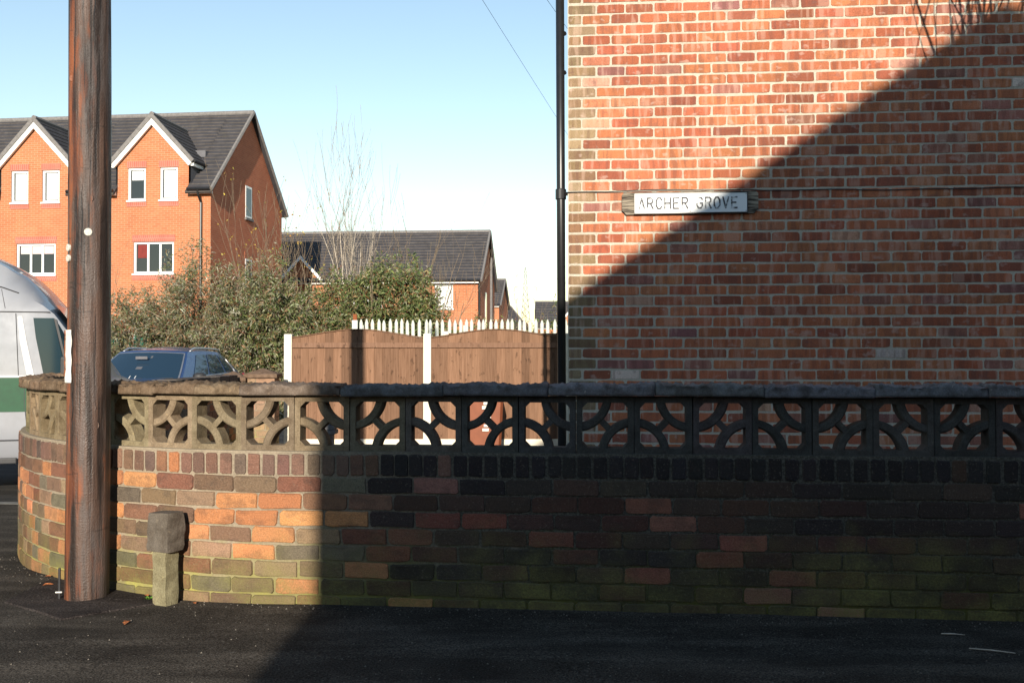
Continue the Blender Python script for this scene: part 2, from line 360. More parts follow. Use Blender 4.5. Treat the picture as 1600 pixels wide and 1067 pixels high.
# ------------------------------------------------------------------ ground
def smooth01(x): x = max(0.0, min(1.0, x)); return x * x * (3 - 2 * x)
def pave_z(x, y):
    z = -0.05 * smooth01((y - 5.2) / 1.3)
    z += 0.016 * (noise.noise(Vector((x * 0.5, y * 2.1, 3.1)))) + 0.004 * noise.noise(Vector((x * 2.0, y * 5.0, 9.0)))
    return z
mb = MB(); mb.add([(-3000, -3000, -0.30), (3000, -3000, -0.30), (3000, 3000, -0.30), (-3000, 3000, -0.30)], [(0, 1, 2, 3)])
tag(part('ground', mb, 'soil'), kind='structure')
mb = MB(); mb.add([(-60, -4.0, -0.20), (40, -4.0, -0.20), (40, 21.5, -0.20), (-60, 21.5, -0.20)], [(0, 1, 2, 3)])
tag(part('road', mb, 'road'), kind='structure')
mb = MB(); mb.add([(-3.3, 7.0, -0.192), (-1.0, 5.1, -0.192), (8.0, 4.5, -0.192), (8.0, 24, -0.192), (-3.4, 24, -0.192)], [(0, 1, 2, 3, 4)])
tag(part('garden_paving', mb, 'yard'), kind='structure')
def in_garden(x, y):
    p = Vector((x, y, 0)); q = p - W0
    t = q.dot(U)
    if t >= 0: return q.dot(N) > 0.12
    r = (p - CEN).length
    return (r < RAD - 0.12) or (y > CEN.y and x > CEN.x - RAD + 0.12)
mb = MB(); X0, X1, Y0, Y1, ST = -14.0, 8.0, 2.5, 8.6, 0.1
nx = int((X1 - X0) / ST); ny = int((Y1 - Y0) / ST)
vs = [(X0 + i * ST, Y0 + j * ST, pave_z(X0 + i * ST, Y0 + j * ST)) for j in range(ny + 1) for i in range(nx + 1)]
fs = [(j * (nx + 1) + i, j * (nx + 1) + i + 1, (j + 1) * (nx + 1) + i + 1, (j + 1) * (nx + 1) + i) for j in range(ny) for i in range(nx)
      if not in_garden(X0 + (i + .5) * ST, Y0 + (j + .5) * ST)]
mb.add(vs, fs); tag(part('pavement', mb, 'pave', smooth=True), kind='structure')
kerb = empty('kerb', (0, 2.5, -0.2)); kerb['kind'] = 'structure'
km = MB().box(-0.45, 0.45, -0.13, -0.005, 0, 0.195).mesh('kerb_stone', 'kerb', 0.012)
for i in range(24): link('kerb_stone', km, kerb, (-13.5 + i * 0.912, 0, rnd(-.003, .003)))
kerb2 = empty('kerb_behind_wall', (0, 8.6, -0.2)); kerb2['kind'] = 'structure'
for i in range(11): link('kerb_stone', km, kerb2, (-13.5 + i * 0.912, 0.135, -0.05))
mb2 = MB().box(-60, 40, -6.6, -4.0, -0.35, -0.08); tag(part('far_pavement', mb2, 'pave'), kind='structure')
# dug-up and refilled patch round the foot of the pole
mb = MB(); pts = [(-2.62, 4.98), (-2.16, 4.62), (-1.80, 4.93), (-1.76, 5.03), (-2.05, 5.16), (-2.62, 5.45)]
cx = sum(p[0] for p in pts) / 6; cy = sum(p[1] for p in pts) / 6
ring = []
for k in range(6):
    a, b = pts[k], pts[(k + 1) % 6]
    for q in range(5):
        w = q / 5; ring.append((a[0] + (b[0] - a[0]) * w + rnd(-.006, .006), a[1] + (b[1] - a[1]) * w + rnd(-.006, .006)))
vv = [(cx, cy, pave_z(cx, cy) + 0.010)]; nr = len(ring)
for s_ in (0.35, 0.7, 0.97, 1.0):
    for (x, y) in ring:
        X, Y = cx + (x - cx) * s_, cy + (y - cy) * s_
        vv.append((X, Y, pave_z(X, Y) + (0.008 if s_ < 1 else 0.001) + (rnd(-.002, .002) if s_ < .9 else 0)))
ff = [(0, 1 + k, 1 + (k + 1) % nr) for k in range(nr)]
for L in range(3): ff += [(1 + L * nr + k, 1 + (L + 1) * nr + k, 1 + (L + 1) * nr + (k + 1) % nr, 1 + L * nr + (k + 1) % nr) for k in range(nr)]
mb.add(vv, ff); tag(part('pavement_patch', mb, 'patch'), kind='structure')

# ------------------------------------------------------------------ bricks
def brick_outline(w, h, rc=0.006, jit=0.0015):
    pts = []
    for (cx, cz, a0) in ((w / 2, -h / 2, -90), (w / 2, h / 2, 0), (-w / 2, h / 2, 90), (-w / 2, -h / 2, 180)):
        r = rc * rnd(0.4, 2.2); sx = 1 if cx > 0 else -1; sz = 1 if cz > 0 else -1
        for q in (0, 90):
            a = R(a0 + q); pts.append((cx - sx * r + r * math.cos(a) + rnd(-jit, jit), cz - sz * r + r * math.sin(a) + rnd(-jit, jit)))
        if a0 in (0, 180):
            for f in (0.33, -0.33): pts.append(((f if a0 == 0 else -f) * w * rnd(.8, 1.2), cz + rnd(-jit, jit) * 1.3))
    return pts
def brick_geo(w, h, inset=0.0045, depth=0.014, **kw):
    o = brick_outline(w, h, **kw); n = len(o)
    def ring(i, y): return [(x * (1 - 2 * i / w), y + rnd(-.0008, .0008), z * (1 - 2 * i / h)) for x, z in o]
    vs = ring(0.013, 0.0) + ring(inset, 0.0006) + ring(0.0, depth)
    fs = [tuple(range(n))] + [(i, i + n, (i + 1) % n + n, (i + 1) % n) for i in range(n)] + [(i + n, i + 2 * n, (i + 1) % n + 2 * n, (i + 1) % n + n) for i in range(n)]
    return vs, fs, [1.0] * n + [0.0] * (2 * n)
def brick_set(n, w, h, mat, **kw):
    out = []
    for k in range(n):
        vs, fs, ed = brick_geo(w, h, **kw); m = MB().add(vs, fs); m.c = [(0.3, 0.3, 0.3, e_) for e_ in ed]
        out.append((vs, fs, m.mesh('brick', mat), ed))
    return out
def put(mbx, geo, m, c):
    o = len(mbx.c); mbx.add([m @ Vector(p) for p in geo[0]], geo[1]); mbx.c[o:] = [(*c, e_) for e_ in geo[3]]
def place_geo(mbx, geo, pos, ang, c): put(mbx, geo, Matrix.Translation(pos) @ Matrix.Rotation(ang, 4, 'Z'), c)

# ------------------------------------------------------------------ the brick house with the street sign
HC = Vector((0.460, 7.90, 0)); HB = -0.25; CH = 0.086; BL = 0.235
house = empty('brick_house', (HC.x, HC.y, HB), -R(5))
tag(house, 'red brick house end wall with a black downpipe, standing behind the screen block wall', 'house')
HW, EAVE, RIDGE, HD = 8.6, 5.7, 8.7, 8.6
sk = math.tan(R(9.5))                                # the street front is splayed, not square to the end wall
fl = [(0.0, 0.004), (HW, 0.004), (HW + sk * HD, HD), (sk * HD, HD)]
mb = MB()
n = len(fl)
vs = [(x, y, 0) for x, y in fl] + [(x, y, EAVE) for x, y in fl] + [(HW / 2, 0.004, RIDGE), (HW / 2 + sk * HD, HD, RIDGE)]
mb.add(vs, [(0, 1, 5, 8, 4), (1, 2, 6, 5), (2, 3, 7, 9, 6), (3, 0, 4, 7)]); part('wall', mb, 'mortar', house)
mb = MB()
e = 0.12
for sgn in (0, 1):
    xe = -0.35 if sgn == 0 else HW + 0.35; ze = EAVE - 0.22
    mb.add([(xe, -e, ze), (HW / 2, -e, RIDGE + .05), (HW / 2 + sk * HD, HD + e, RIDGE + .05), (xe + sk * HD, HD + e, ze),
            (xe, -e, ze + .14), (HW / 2, -e, RIDGE + .19), (HW / 2 + sk * HD, HD + e, RIDGE + .19), (xe + sk * HD, HD + e, ze + .14)],
           [(0, 1, 2, 3), (4, 5, 6, 7), (0, 1, 5, 4), (1, 2, 6, 5), (2, 3, 7, 6), (3, 0, 4, 7)])
mb.c = [(1, 1, 1)] * len(mb.v); part('roof', mb, 'roof', house)
HCOL = [((0.35, 0.112, 0.056), 40), ((0.38, 0.135, 0.064), 26), ((0.31, 0.094, 0.050), 22), ((0.24, 0.078, 0.046), 12), ((0.38, 0.15, 0.08), 5), ((0.28, 0.12, 0.085), 6), ((0.23, 0.10, 0.085), 3), ((0.42, 0.22, 0.15), 1.5), ((0.52, 0.44, 0.38), 0.4)]
def pick(tab): return random.choices([a for a, b in tab], [b for a, b in tab])[0]
st = brick_set(16, BL - 0.0075, CH - 0.0090, 'brick', rc=0.006, jit=0.0022); hf = brick_set(4, BL / 2 - 0.0085, CH - 0.0090, 'brick', rc=0.006, jit=0.0015)
rows = []; Z585 = 1.112
cand = []; mass = MB()
for r in range(-18, 60):
    zc = Z585 + r * CH - HB
    if zc < 0.05 or zc > EAVE - 0.05: continue
    half = (r % 2 == 0); x = 0.0; i = 0; rz_ = rnd(-.0025, .0025)
    while x < HW - 0.05:
        w = BL / 2 if (half and i == 0) else BL
        if x + w > HW: break
        c = pick(HCOL)
        if i == 0: c = random.choice([(0.20, 0.135, 0.075), (0.17, 0.115, 0.065), (0.24, 0.17, 0.10), (0.19, 0.11, 0.06)])
        c = vary(c, 0.10, 0.05)
        g = random.choice(hf if w < 0.2 else st)
        p = Vector((x + w / 2 + rnd(-.004, .004) * (i > 0), rnd(-.0015, .0015), zc + rz_ + rnd(-.002, .002))); a = R(rnd(-.35, .35))
        wp = HC + U * p.x; d = wp.y; px = 800 + 1500 * wp.x / d; py = 555 - 1500 * (zc + HB - 1.27) / d
        vis = px < 1615 and -8 < py < 602
        cand.append(((1.0 / d) if vis else -1.0 / d, g, p, a, c)); x += w; i += 1
cand.sort(key=lambda q: -q[0])
for k, (s_, g, p, a, c) in enumerate(cand):
    if k < 300: link('brick', g[2], house, p, (0, a, 0), c)
    else: put(mass, g, Matrix.Translation(p) @ Matrix.Rotation(a, 4, 'Y'), c)
tag(part('brickwork', mass, 'brick_a', house), kind='stuff')
# downpipe on the street front, close to the corner
def hl(x, y, z):                                       # world point -> house space
    return house_inv @ Vector((x, y, z))
house_inv = (Matrix.Translation((HC.x, HC.y, HB)) @ Matrix.Rotation(-R(5), 4, 'Z')).inverted()
dp = part('downpipe', MB().tube([hl(0.420, 8.02, -0.15), hl(0.398, 8.02, 5.4)], 0.036, 14), 'black', house, smooth=True)
for z in (2.62, 0.98, 4.6):
    f = (z + 0.15) / 5.55; x = 0.420 - 0.022 * f
    part('collar', MB().tube([hl(x, 8.02, z - .05), hl(x, 8.02, z - .045), hl(x, 8.02, z + .035), hl(x, 8.02, z + .04)], [0.038, 0.046, 0.046, 0.038], 14), 'black', dp, smooth=False)
    part('bracket', MB().tube([hl(x, 8.03, z), hl(x + .06, 8.05, z)], 0.012, 6), 'black', dp)
for z in (3.62, 3.95): part('bracket', MB().tube([hl(0.40, 8.03, z), hl(0.45, 8.05, z + .03)], 0.018, 6), 'black', dp)

# street name plate
sg = empty('street_sign', HC + U * 0.443 + Vector((0, 0, 2.416)), -R(5))
tag(sg, 'white street sign reading ARCHER GROVE on an old wooden board', 'sign')
mb = MB(); ch = 0.035; w, h = 1.096, 0.182
mb.prism([(ch, 0), (w - ch, 0), (w, ch), (w, h - ch * .6), (w - ch * .6, h), (ch * .6, h), (0, h - ch * .6), (0, ch)], -0.028, -0.001)
part('board', mb, 'board', sg, 0.003)
pl = part('plate', MB().box(0.104, 1.004, -0.044, -0.0285, 0.010, 0.166), 'sign', sg, 0.003)
fr = MB()
for (a, b, c_, d) in ((0.100, 1.008, 0.166, 0.171), (0.100, 1.008, 0.004, 0.0095), (0.099, 0.1035, 0.004, 0.171), (1.0045, 1.010, 0.004, 0.171)): fr.box(a, b, -0.046, -0.029, c_, d)
part('plate_rim', fr, 'black', pl)
G = {'A': [[(0, 0), (.5, 1), (1, 0)], [(.2, .36), (.8, .36)]], 'R': [[(0, 0), (0, 1), (.7, 1), (.95, .86), (.95, .64), (.7, .5), (0, .5)], [(.5, .5), (1, 0)]],
     'C': [[(1, .8), (.75, 1), (.3, 1), (0, .72), (0, .28), (.3, 0), (.75, 0), (1, .2)]], 'H': [[(0, 0), (0, 1)], [(1, 0), (1, 1)], [(0, .5), (1, .5)]],
     'E': [[(.95, 1), (0, 1), (0, 0), (.95, 0)], [(0, .5), (.75, .5)]], 'G': [[(1, .8), (.75, 1), (.3, 1), (0, .72), (0, .28), (.3, 0), (.75, 0), (1, .2), (1, .46), (.6, .46)]],
     'O': [[(.3, 0), (0, .28), (0, .72), (.3, 1), (.7, 1), (1, .72), (1, .28), (.7, 0), (.3, 0)]], 'V': [[(0, 1), (.5, 0), (1, 1)]]}
def letter(ch, x, z, w, h, th):
    m = MB(); k = 0
    for st_ in G[ch]:
        for a, b in zip(st_[:-1], st_[1:]):
            A = Vector((x + a[0] * w, 0, z + a[1] * h)); B = Vector((x + b[0] * w, 0, z + b[1] * h)); d = (B - A).normalized()
            nn = Vector((-d.z, 0, d.x)) * th / 2; e_ = d * th * 0.35; y = -0.0472 - 0.00012 * k; k += 1
            q = [A - e_ - nn, B + e_ - nn, B + e_ + nn, A - e_ + nn]
            m.add([(p.x, y, p.z) for p in q] + [(p.x, -0.043, p.z) for p in q], [(0, 1, 2, 3), (0, 1, 5, 4), (1, 2, 6, 5), (2, 3, 7, 6), (3, 0, 4, 7)])
    return m
x = 0.138
for ch_ in 'ARCHER GROVE':
    if ch_ == ' ': x += 0.048; continue
    part('letter', letter(ch_, x, 0.045, 0.044, 0.086, 0.0115), 'letter', pl); x += 0.0695
for (a, b) in ((0.112, 0.158), (0.112, 0.020), (0.55, 0.158), (0.55, 0.020), (0.996, 0.158), (0.996, 0.020)):
    part('screw', MB().tube([(a, -0.0475, b), (a, -0.043, b)], 0.0035, 8), 'rust', pl)

# cable clipped along the wall over the sign
pts = []
for i in range(60):
    s_ = -0.03 + i * 0.115
    z = 2.607 - 0.004 * s_ + 0.004 * math.sin(s_ * 4.1) + 0.003 * math.sin(s_ * 9 + 1)
    off = 0.012
    if 0.40 < s_ < 1.58: z += 0.010 * math.sin((s_ - .4) / 1.18 * math.pi) + 0.004; off = 0.020
    pts.append(HC + U * s_ - N * off + Vector((0, 0, z)))
tag(part('wall_cable', MB().tube(pts, 0.0040, 6), 'cable', smooth=True), 'thin black cable running along the house wall above the street sign', 'cable')

# ------------------------------------------------------------------ the low garden wall: bricks, soldier course, screen blocks, coping
gw = empty('garden_wall', (W0.x, W0.y, 0)); tag(gw, 'low curved brick garden wall topped with concrete screen blocks and rough coping', 'wall')
gi = -Vector((W0.x, W0.y, 0))
TH = 0.20
def sweep(z0, z1, off0, off1, t0, t1, step=0.08):
    m = MB(); rings = []; k = int((t1 - t0) / step) + 1
    for i in range(k + 1):
        t = t0 + (t1 - t0) * i / k
        rings.append([wall_at(t, off0, z0)[0] + gi, wall_at(t, off0, z1)[0] + gi, wall_at(t, off1, z1)[0] + gi, wall_at(t, off1, z0)[0] + gi])
    return m.loft(rings)
ZB = -0.035; NC = 8; ZS = ZB + NC * CH; ZK = ZS + 0.116
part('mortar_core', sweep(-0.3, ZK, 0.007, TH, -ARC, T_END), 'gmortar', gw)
MIXED_BRICKS = [((0.42, 0.185, 0.085), 28), ((0.34, 0.14, 0.065), 14), ((0.17, 0.080, 0.048), 32), ((0.145, 0.090, 0.058), 28), ((0.13, 0.105, 0.075), 16), ((0.24, 0.155, 0.095), 16)]
DARK_BRICKS = [((0.042, 0.032, 0.027), 38), ((0.068, 0.044, 0.033), 32), ((0.20, 0.078, 0.052), 20), ((0.24, 0.115, 0.08), 9), ((0.075, 0.037, 0.028), 14)]  # dark brick colours, picked more often towards the right of the wall
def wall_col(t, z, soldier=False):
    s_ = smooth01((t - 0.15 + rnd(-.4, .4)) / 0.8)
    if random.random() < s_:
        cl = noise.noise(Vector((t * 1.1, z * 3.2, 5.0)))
        c = pick(DARK_BRICKS) if random.random() < .55 + cl else random.choice([(0.036, 0.027, 0.022), (0.065, 0.038, 0.028), (0.048, 0.034, 0.027), (0.060, 0.046, 0.034), (0.085, 0.042, 0.030)])
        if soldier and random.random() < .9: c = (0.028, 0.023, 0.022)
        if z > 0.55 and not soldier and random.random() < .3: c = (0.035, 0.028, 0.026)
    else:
        c = pick(MIXED_BRICKS)
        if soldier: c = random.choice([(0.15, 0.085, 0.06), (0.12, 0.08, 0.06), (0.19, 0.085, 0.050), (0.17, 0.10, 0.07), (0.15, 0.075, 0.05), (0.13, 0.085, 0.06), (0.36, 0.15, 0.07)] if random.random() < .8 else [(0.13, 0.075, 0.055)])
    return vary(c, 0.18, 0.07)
gst = brick_set(16, BL - 0.004, CH - 0.0045, 'gbrick', rc=0.007, jit=0.0034, inset=0.005); ghf = brick_set(8, BL / 2 - 0.004, CH - 0.0045, 'gbrick', rc=0.005, jit=0.002, inset=0.005)
gmass = MB(); cnt = 0
for r in range(NC):
    zc = ZB + (r + .5) * CH; t = T_END - (0.0 if r % 2 else BL / 2) - rnd(0, .02)
    while t > -ARC + 0.05:
        w = BL if t > -RAD * R(34) else BL * (0.5 if random.random() < .62 else 0.78)
        g = random.choice(gst if w > 0.15 else ghf)
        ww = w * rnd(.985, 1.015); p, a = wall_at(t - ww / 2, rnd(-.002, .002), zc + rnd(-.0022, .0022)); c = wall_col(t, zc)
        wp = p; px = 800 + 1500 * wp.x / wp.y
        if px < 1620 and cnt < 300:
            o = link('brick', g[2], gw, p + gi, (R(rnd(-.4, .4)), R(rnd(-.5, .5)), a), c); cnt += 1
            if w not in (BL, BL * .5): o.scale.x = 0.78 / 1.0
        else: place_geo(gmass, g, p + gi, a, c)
        t -= ww
tag(part('brickwork', gmass, 'gbrick_a', gw), kind='stuff')
sst = brick_set(6, 0.075 - 0.0035, 0.116 - 0.005, 'gbrick', rc=0.007, jit=0.0022, inset=0.005); smass = MB(); cnt = 0
t = T_END
while t > -ARC + 0.04:
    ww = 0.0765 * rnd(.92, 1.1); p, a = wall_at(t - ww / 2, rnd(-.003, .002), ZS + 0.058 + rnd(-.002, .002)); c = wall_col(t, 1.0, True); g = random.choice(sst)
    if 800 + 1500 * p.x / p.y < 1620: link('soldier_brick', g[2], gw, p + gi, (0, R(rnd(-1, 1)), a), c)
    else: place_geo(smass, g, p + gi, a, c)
    t -= ww
tag(part('soldier_brickwork', smass, 'gbrick_a', gw), kind='stuff')
part('bedding_mortar', sweep(ZK - 0.002, ZK + 0.010, 0.012, TH - .02, -ARC, T_END), 'gmortar', gw)

BW = 0.29; BH = 0.284; BD = 0.10
def screen_block(flip):
    m = MB(); w = BW - 0.004; h = BH; f = 0.029
    def P(poly, y0, y1): m.prism([((w - x) if flip else x, z) for x, z in poly], y0, y1)
    P([(0, 0), (w, 0), (w, f), (0, f)], 0, BD); P([(0, h - f), (w, h - f), (w, h), (0, h)], 0, BD)
    P([(0, f), (f, f), (f, h - f), (0, h - f)], 0, BD); P([(w - f, f), (w, f), (w, h - f), (w - f, h - f)], 0, BD)
    c = 0.026
    for (x, z, sx, sz) in ((f, f, 1, 1), (w - f, f, -1, 1), (f, h - f, 1, -1), (w - f, h - f, -1, -1)):
        P([(x, z), (x + sx * c, z), (x, z + sz * c)], 0.003, BD - .003)
    def arc(cx, cz, a0, a1, r0, r1):
        prof = [(r0, 0.014), (r0 + 0.008, 0.006), (r1 - 0.008, 0.006), (r1, 0.014), (r1, BD - .014), (r0, BD - .014)]
        rings = []
        for k in range(15):
            a = R(a0 + (a1 - a0) * k / 14); rings.append([((w - (cx + r * math.cos(a))) if flip else cx + r * math.cos(a), y, cz + r * math.sin(a)) for r, y in prof])
        m.loft(rings)
    arc(0.0, h, -84, -6, 0.134, 0.176); arc(w, 0.0, 96, 174, 0.134, 0.176)
    d = Vector((w, -h)).normalized(); nn = Vector((-d.y, d.x)) * 0.015
    a = Vector((0, h)) + d * 0.170; b = Vector((w, 0)) - d * 0.170
    P([tuple(a - nn), tuple(b - nn), tuple(b + nn), tuple(a + nn)], 0.010, BD - .016)
    return m
blk = []
for fl_ in (False, True):
    me = screen_block(fl_).mesh('screen_block', 'block'); blk.append(me)
nb = 0; t = T_END - 0.10 ; ZBK = ZK + 0.008
# joints line up with the photograph's: one joint falls on the wall 0.29 m apart
t0j = 0.61
ks = range(-int((ARC + t0j) / BW) + 0, int((T_END - t0j) / BW))
for k in ks:
    t = t0j + (k + .5) * BW; p, a = wall_at(t, 0.045, ZBK)
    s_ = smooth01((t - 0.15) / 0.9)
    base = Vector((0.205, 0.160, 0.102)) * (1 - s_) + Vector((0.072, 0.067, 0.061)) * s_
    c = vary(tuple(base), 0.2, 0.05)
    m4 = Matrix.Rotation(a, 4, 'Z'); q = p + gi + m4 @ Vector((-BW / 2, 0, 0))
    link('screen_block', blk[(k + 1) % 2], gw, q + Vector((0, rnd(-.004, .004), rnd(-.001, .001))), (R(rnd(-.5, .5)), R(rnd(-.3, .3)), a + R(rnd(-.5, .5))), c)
# rough coping stones
def coping(L, seed):
    m = MB(); nx_, ny_, nz_ = 40, 10, 4; W = 0.185; H = 0.058
    idx = {}
    def vert(i, j, k):
        if (i, j, k) in idx: return idx[(i, j, k)]
        x = -L / 2 + L * i / nx_; y = -W / 2 + W * j / ny_; z = H * k / nz_
        d = noise.noise(Vector((x * 22, y * 22, seed * 7.0))) * 0.5 + noise.noise(Vector((x * 80, y * 80, seed * 3.0 + z * 80))) * 0.7
        if k == nz_: z += 0.020 * d + 0.014 * noise.noise(Vector((x * 6, seed, 0))) - 0.010 * (abs(j / ny_ - .5) * 2) ** 3
        if j in (0, ny_): y += (1 if j else -1) * (-0.004 + 0.016 * d) * (0.3 + k / nz_)
        if i in (0, nx_): x += (1 if i else -1) * 0.002 * d
        if k == 0: z += 0.002 * d
        m.v.append((x, y, z)); m.c.append(None); idx[(i, j, k)] = len(m.v) - 1; return idx[(i, j, k)]
    for i in range(nx_):
        for j in range(ny_):
            for k, s2 in ((0, 1), (nz_, 0)):
                q = [vert(i, j, k), vert(i + 1, j, k), vert(i + 1, j + 1, k), vert(i, j + 1, k)]; m.f.append(tuple(q[::-1] if s2 else q))
    for i in range(nx_):
        for k in range(nz_):
            for j in (0, ny_): m.f.append((vert(i, j, k), vert(i + 1, j, k), vert(i + 1, j, k + 1), vert(i, j, k + 1)))
    for j in range(ny_):
        for k in range(nz_):
            for i in (0, nx_): m.f.append((vert(i, j, k), vert(i, j + 1, k), vert(i, j + 1, k + 1), vert(i, j, k + 1)))
    return m.mesh('coping_stone', 'coping', smooth=True)
LC = 0.53; ZC = ZBK + BH + 0.002
cm = [coping(LC - 0.004, s_) for s_ in range(6)]; cms = [coping(LC / 2 - 0.001, s_ + 9) for s_ in range(5)]
t = T_END - 0.02
while t > -ARC + 0.02:
    L = LC if t > 0.1 else LC / 2
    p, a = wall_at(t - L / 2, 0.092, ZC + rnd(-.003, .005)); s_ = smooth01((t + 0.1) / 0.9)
    base = Vector((0.185, 0.130, 0.085)) * (1 - s_) + Vector((0.15, 0.15, 0.155)) * s_  # blue-grey of skylit shade mixed into the stone colour towards the right
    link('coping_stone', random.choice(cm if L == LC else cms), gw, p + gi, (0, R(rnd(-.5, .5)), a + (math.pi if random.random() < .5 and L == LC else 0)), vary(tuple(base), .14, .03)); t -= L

# plain low wall carrying on from the curve, with its gate pier
pe, ae = wall_at(-ARC, 0.0, 0)
H2 = (Matrix.Rotation(ae, 4, 'Z') @ Vector((-1, 0, 0))); H2.z = 0; H2.normalize(); L2 = 5.2
lw = empty('low_brick_wall', (pe.x, pe.y, -0.25), math.atan2(H2.y, H2.x)); tag(lw, 'plain low brick wall with dark coping running back from the curved wall', 'wall')
# local x runs back along the wall; +y is the street side
part('wall_core', MB().box(0.16, L2, -0.205, -0.007, 0, 1.165), 'gmortar', lw)
lmass = MB()
for r in range(13):
    x = 0.16 + (0 if r % 2 else BL / 2)
    while x < L2 - BL:
        for side in (0, 1):
            g = random.choice(gst); m4 = Matrix.Translation((x + BL / 2, -0.001 if side else -0.211, 0.02 + (r + .5) * CH - .02)) @ Matrix.Rotation(math.pi if side else 0, 4, 'Z')
            put(lmass, g, m4, vary(pick(MIXED_BRICKS), .15, .05))
        x += BL
tag(part('brickwork', lmass, 'gbrick_a', lw), kind='stuff')
cs = [MB().box(-.108, .108, -0.125, 0.125, 0, 0.10).mesh('coping_brick', 'gbrick', 0.006)]
for i in range(22): link('coping_brick', cs[0], lw, (0.28 + i * 0.224, -0.106, 1.165 + rnd(-.002, .002)), (0, 0, R(rnd(-1, 1))), vary((0.07, 0.055, 0.048), .25, .05) if random.random() < .8 else (0.25, 0.20, 0.15))
def pier(name, loc, rz, w, h, label):
    p = empty(name, loc, rz); tag(p, label, 'pier', 'brick gate piers')
    part('pier_core', MB().box(-w / 2 + .008, w / 2 - .008, -w / 2 + .008, w / 2 - .008, 0, h), 'gmortar', p)
    nr = int(h / CH)
    for r in range(nr):
        zc = h - (r + .5) * CH
        for s4 in range(4):
            ang = s4 * math.pi / 2; seg = [(-.5, .17), (.17, .5)] if (r + s4) % 2 else [(-.5, -.17), (-.17, .5)]
            for (a, b) in seg:
                ww = (b - a) * w; x = (a + b) / 2 * w
                g = random.choice(gst if ww > .15 else ghf); sc = (ww - .012) / ((BL - .013) if ww > .15 else (BL / 2 - .012))
                m4 = Matrix.Rotation(ang, 4, 'Z') @ Vector((x, -w / 2, zc))
                o = link('brick', g[2], p, m4, (0, 0, ang), vary(random.choice([(0.26, 0.17, 0.11), (0.20, 0.13, 0.085), (0.32, 0.20, 0.13)]), .15, .05)); o.scale = (sc, 1, 1)
    cw = w / 2 + 0.035
    m = MB().add([(-cw, -cw, h), (cw, -cw, h), (cw, cw, h), (-cw, cw, h), (-cw, -cw, h + .05), (cw, -cw, h + .05), (cw, cw, h + .05), (-cw, cw, h + .05), (0, 0, h + .13)],
                 [(3, 2, 1, 0), (0, 1, 5, 4), (1, 2, 6, 5), (2, 3, 7, 6), (3, 0, 4, 7), (4, 5, 8), (5, 6, 8), (6, 7, 8), (7, 4, 8)])
    part('cap', m, 'block', p, 0.008, color=(0.17, 0.115, 0.08))
    return p
pier('gate_pier', (-3.70, 12.75, -0.2), R(4), 0.335, 1.13, 'weathered brick gate pier at the end of the plain low wall')
pier('gate_pier', (-3.33, 12.85, -0.2), R(4), 0.37, 1.17, 'weathered brick gate pier beside the cream fence post')

# ------------------------------------------------------------------ telegraph pole
PX, PY = -2.245, 5.085
tp = empty('telegraph_pole', (PX, PY, 0)); tag(tp, 'dark creosoted timber telegraph pole standing on the pavement against the curved wall', 'pole')
rings = []; NA = 40
for i in range(80):
    z = -0.1 + i * 0.1; r0 = 0.1095 - 0.0018 * z; rings.append([((r0 * (1 + 0.022 * noise.noise(Vector((math.cos(2 * math.pi * k / NA) * 2.5, math.sin(2 * math.pi * k / NA) * 2.5, z * 0.9))) + 0.010 * noise.noise(Vector((math.cos(2 * math.pi * k / NA) * 9, math.sin(2 * math.pi * k / NA) * 9, z * 1.5)))) * math.cos(2 * math.pi * k / NA)) + 0.006 * math.sin(z * 1.1), r0 * math.sin(2 * math.pi * k / NA), z) for k in range(NA)])
shaft = part('shaft', MB().loft(rings), 'pole', tp, smooth=True)
def on_pole(ang, z, r=0.0): a = R(ang); rr = 0.1095 - 0.0018 * z + r; return Vector((rr * math.cos(a), rr * math.sin(a), z))
def pdisc(ang, z, rad, mat='disc'):
    c = on_pole(ang, z, 0.001); d = Vector((math.cos(R(ang)), math.sin(R(ang)), 0))
    return part('marker_disc', MB().tube([c - d * .004, c + d * .005, c + d * .007], [rad, rad, rad * .8], 16), mat, tp)
for k in range(9):
    z = rnd(0.15, 2.9); a = rnd(-150, -20); L = rnd(.25, .8); n_ = 9
    part('drying_split', MB().tube([on_pole(a + 2.2 * math.sin(i * 1.7 + k), z + L * i / n_, -.0012) for i in range(n_ + 1)], [.0006 + .0026 * math.sin(math.pi * i / n_) for i in range(n_ + 1)], 5), 'black', shaft)
for k in range(5):
    c = on_pole(rnd(-140, -40), rnd(.4, 2.8), -.004); part('knot', MB().loft([[c + Vector((math.cos(q) * r_, 0, math.sin(q) * r_ * 1.5)) + Vector((c.x, c.y, 0)).normalized() * o_ for q in [2 * math.pi * i / 10 for i in range(10)]] for r_, o_ in ((.015, 0), (.011, .006), (.004, .005))]), 'pole', shaft)
pdisc(-68, 1.91, 0.020); pdisc(-130, 1.83, 0.019); pdisc(-130, 1.775, 0.019)
m = MB()
for i in range(15):
    for j in range(5):
        a = -152 + j * 10 + (1.2 * math.sin(i * 1.3) if j == 4 else 0); z = 1.127 + 0.275 * i / 14
        m.v.append(tuple(on_pole(a, z, 0.004 + 0.001 * math.sin(i)))); m.c.append(None)
m.f = [(i * 5 + j, i * 5 + j + 1, (i + 1) * 5 + j + 1, (i + 1) * 5 + j) for i in range(14) for j in range(4)]
part('torn_notice', m, 'paper', tp, smooth=True)
m = MB()
for i in range(12):
    z = 1.16 + i * 0.02; m.tube([on_pole(-146 + rnd(-5, 5), z, .006), on_pole(-144 + rnd(-6, 6), z + .02, .006)], rnd(.002, .005), 5)
part('rust_streak', m, 'rust', tp)
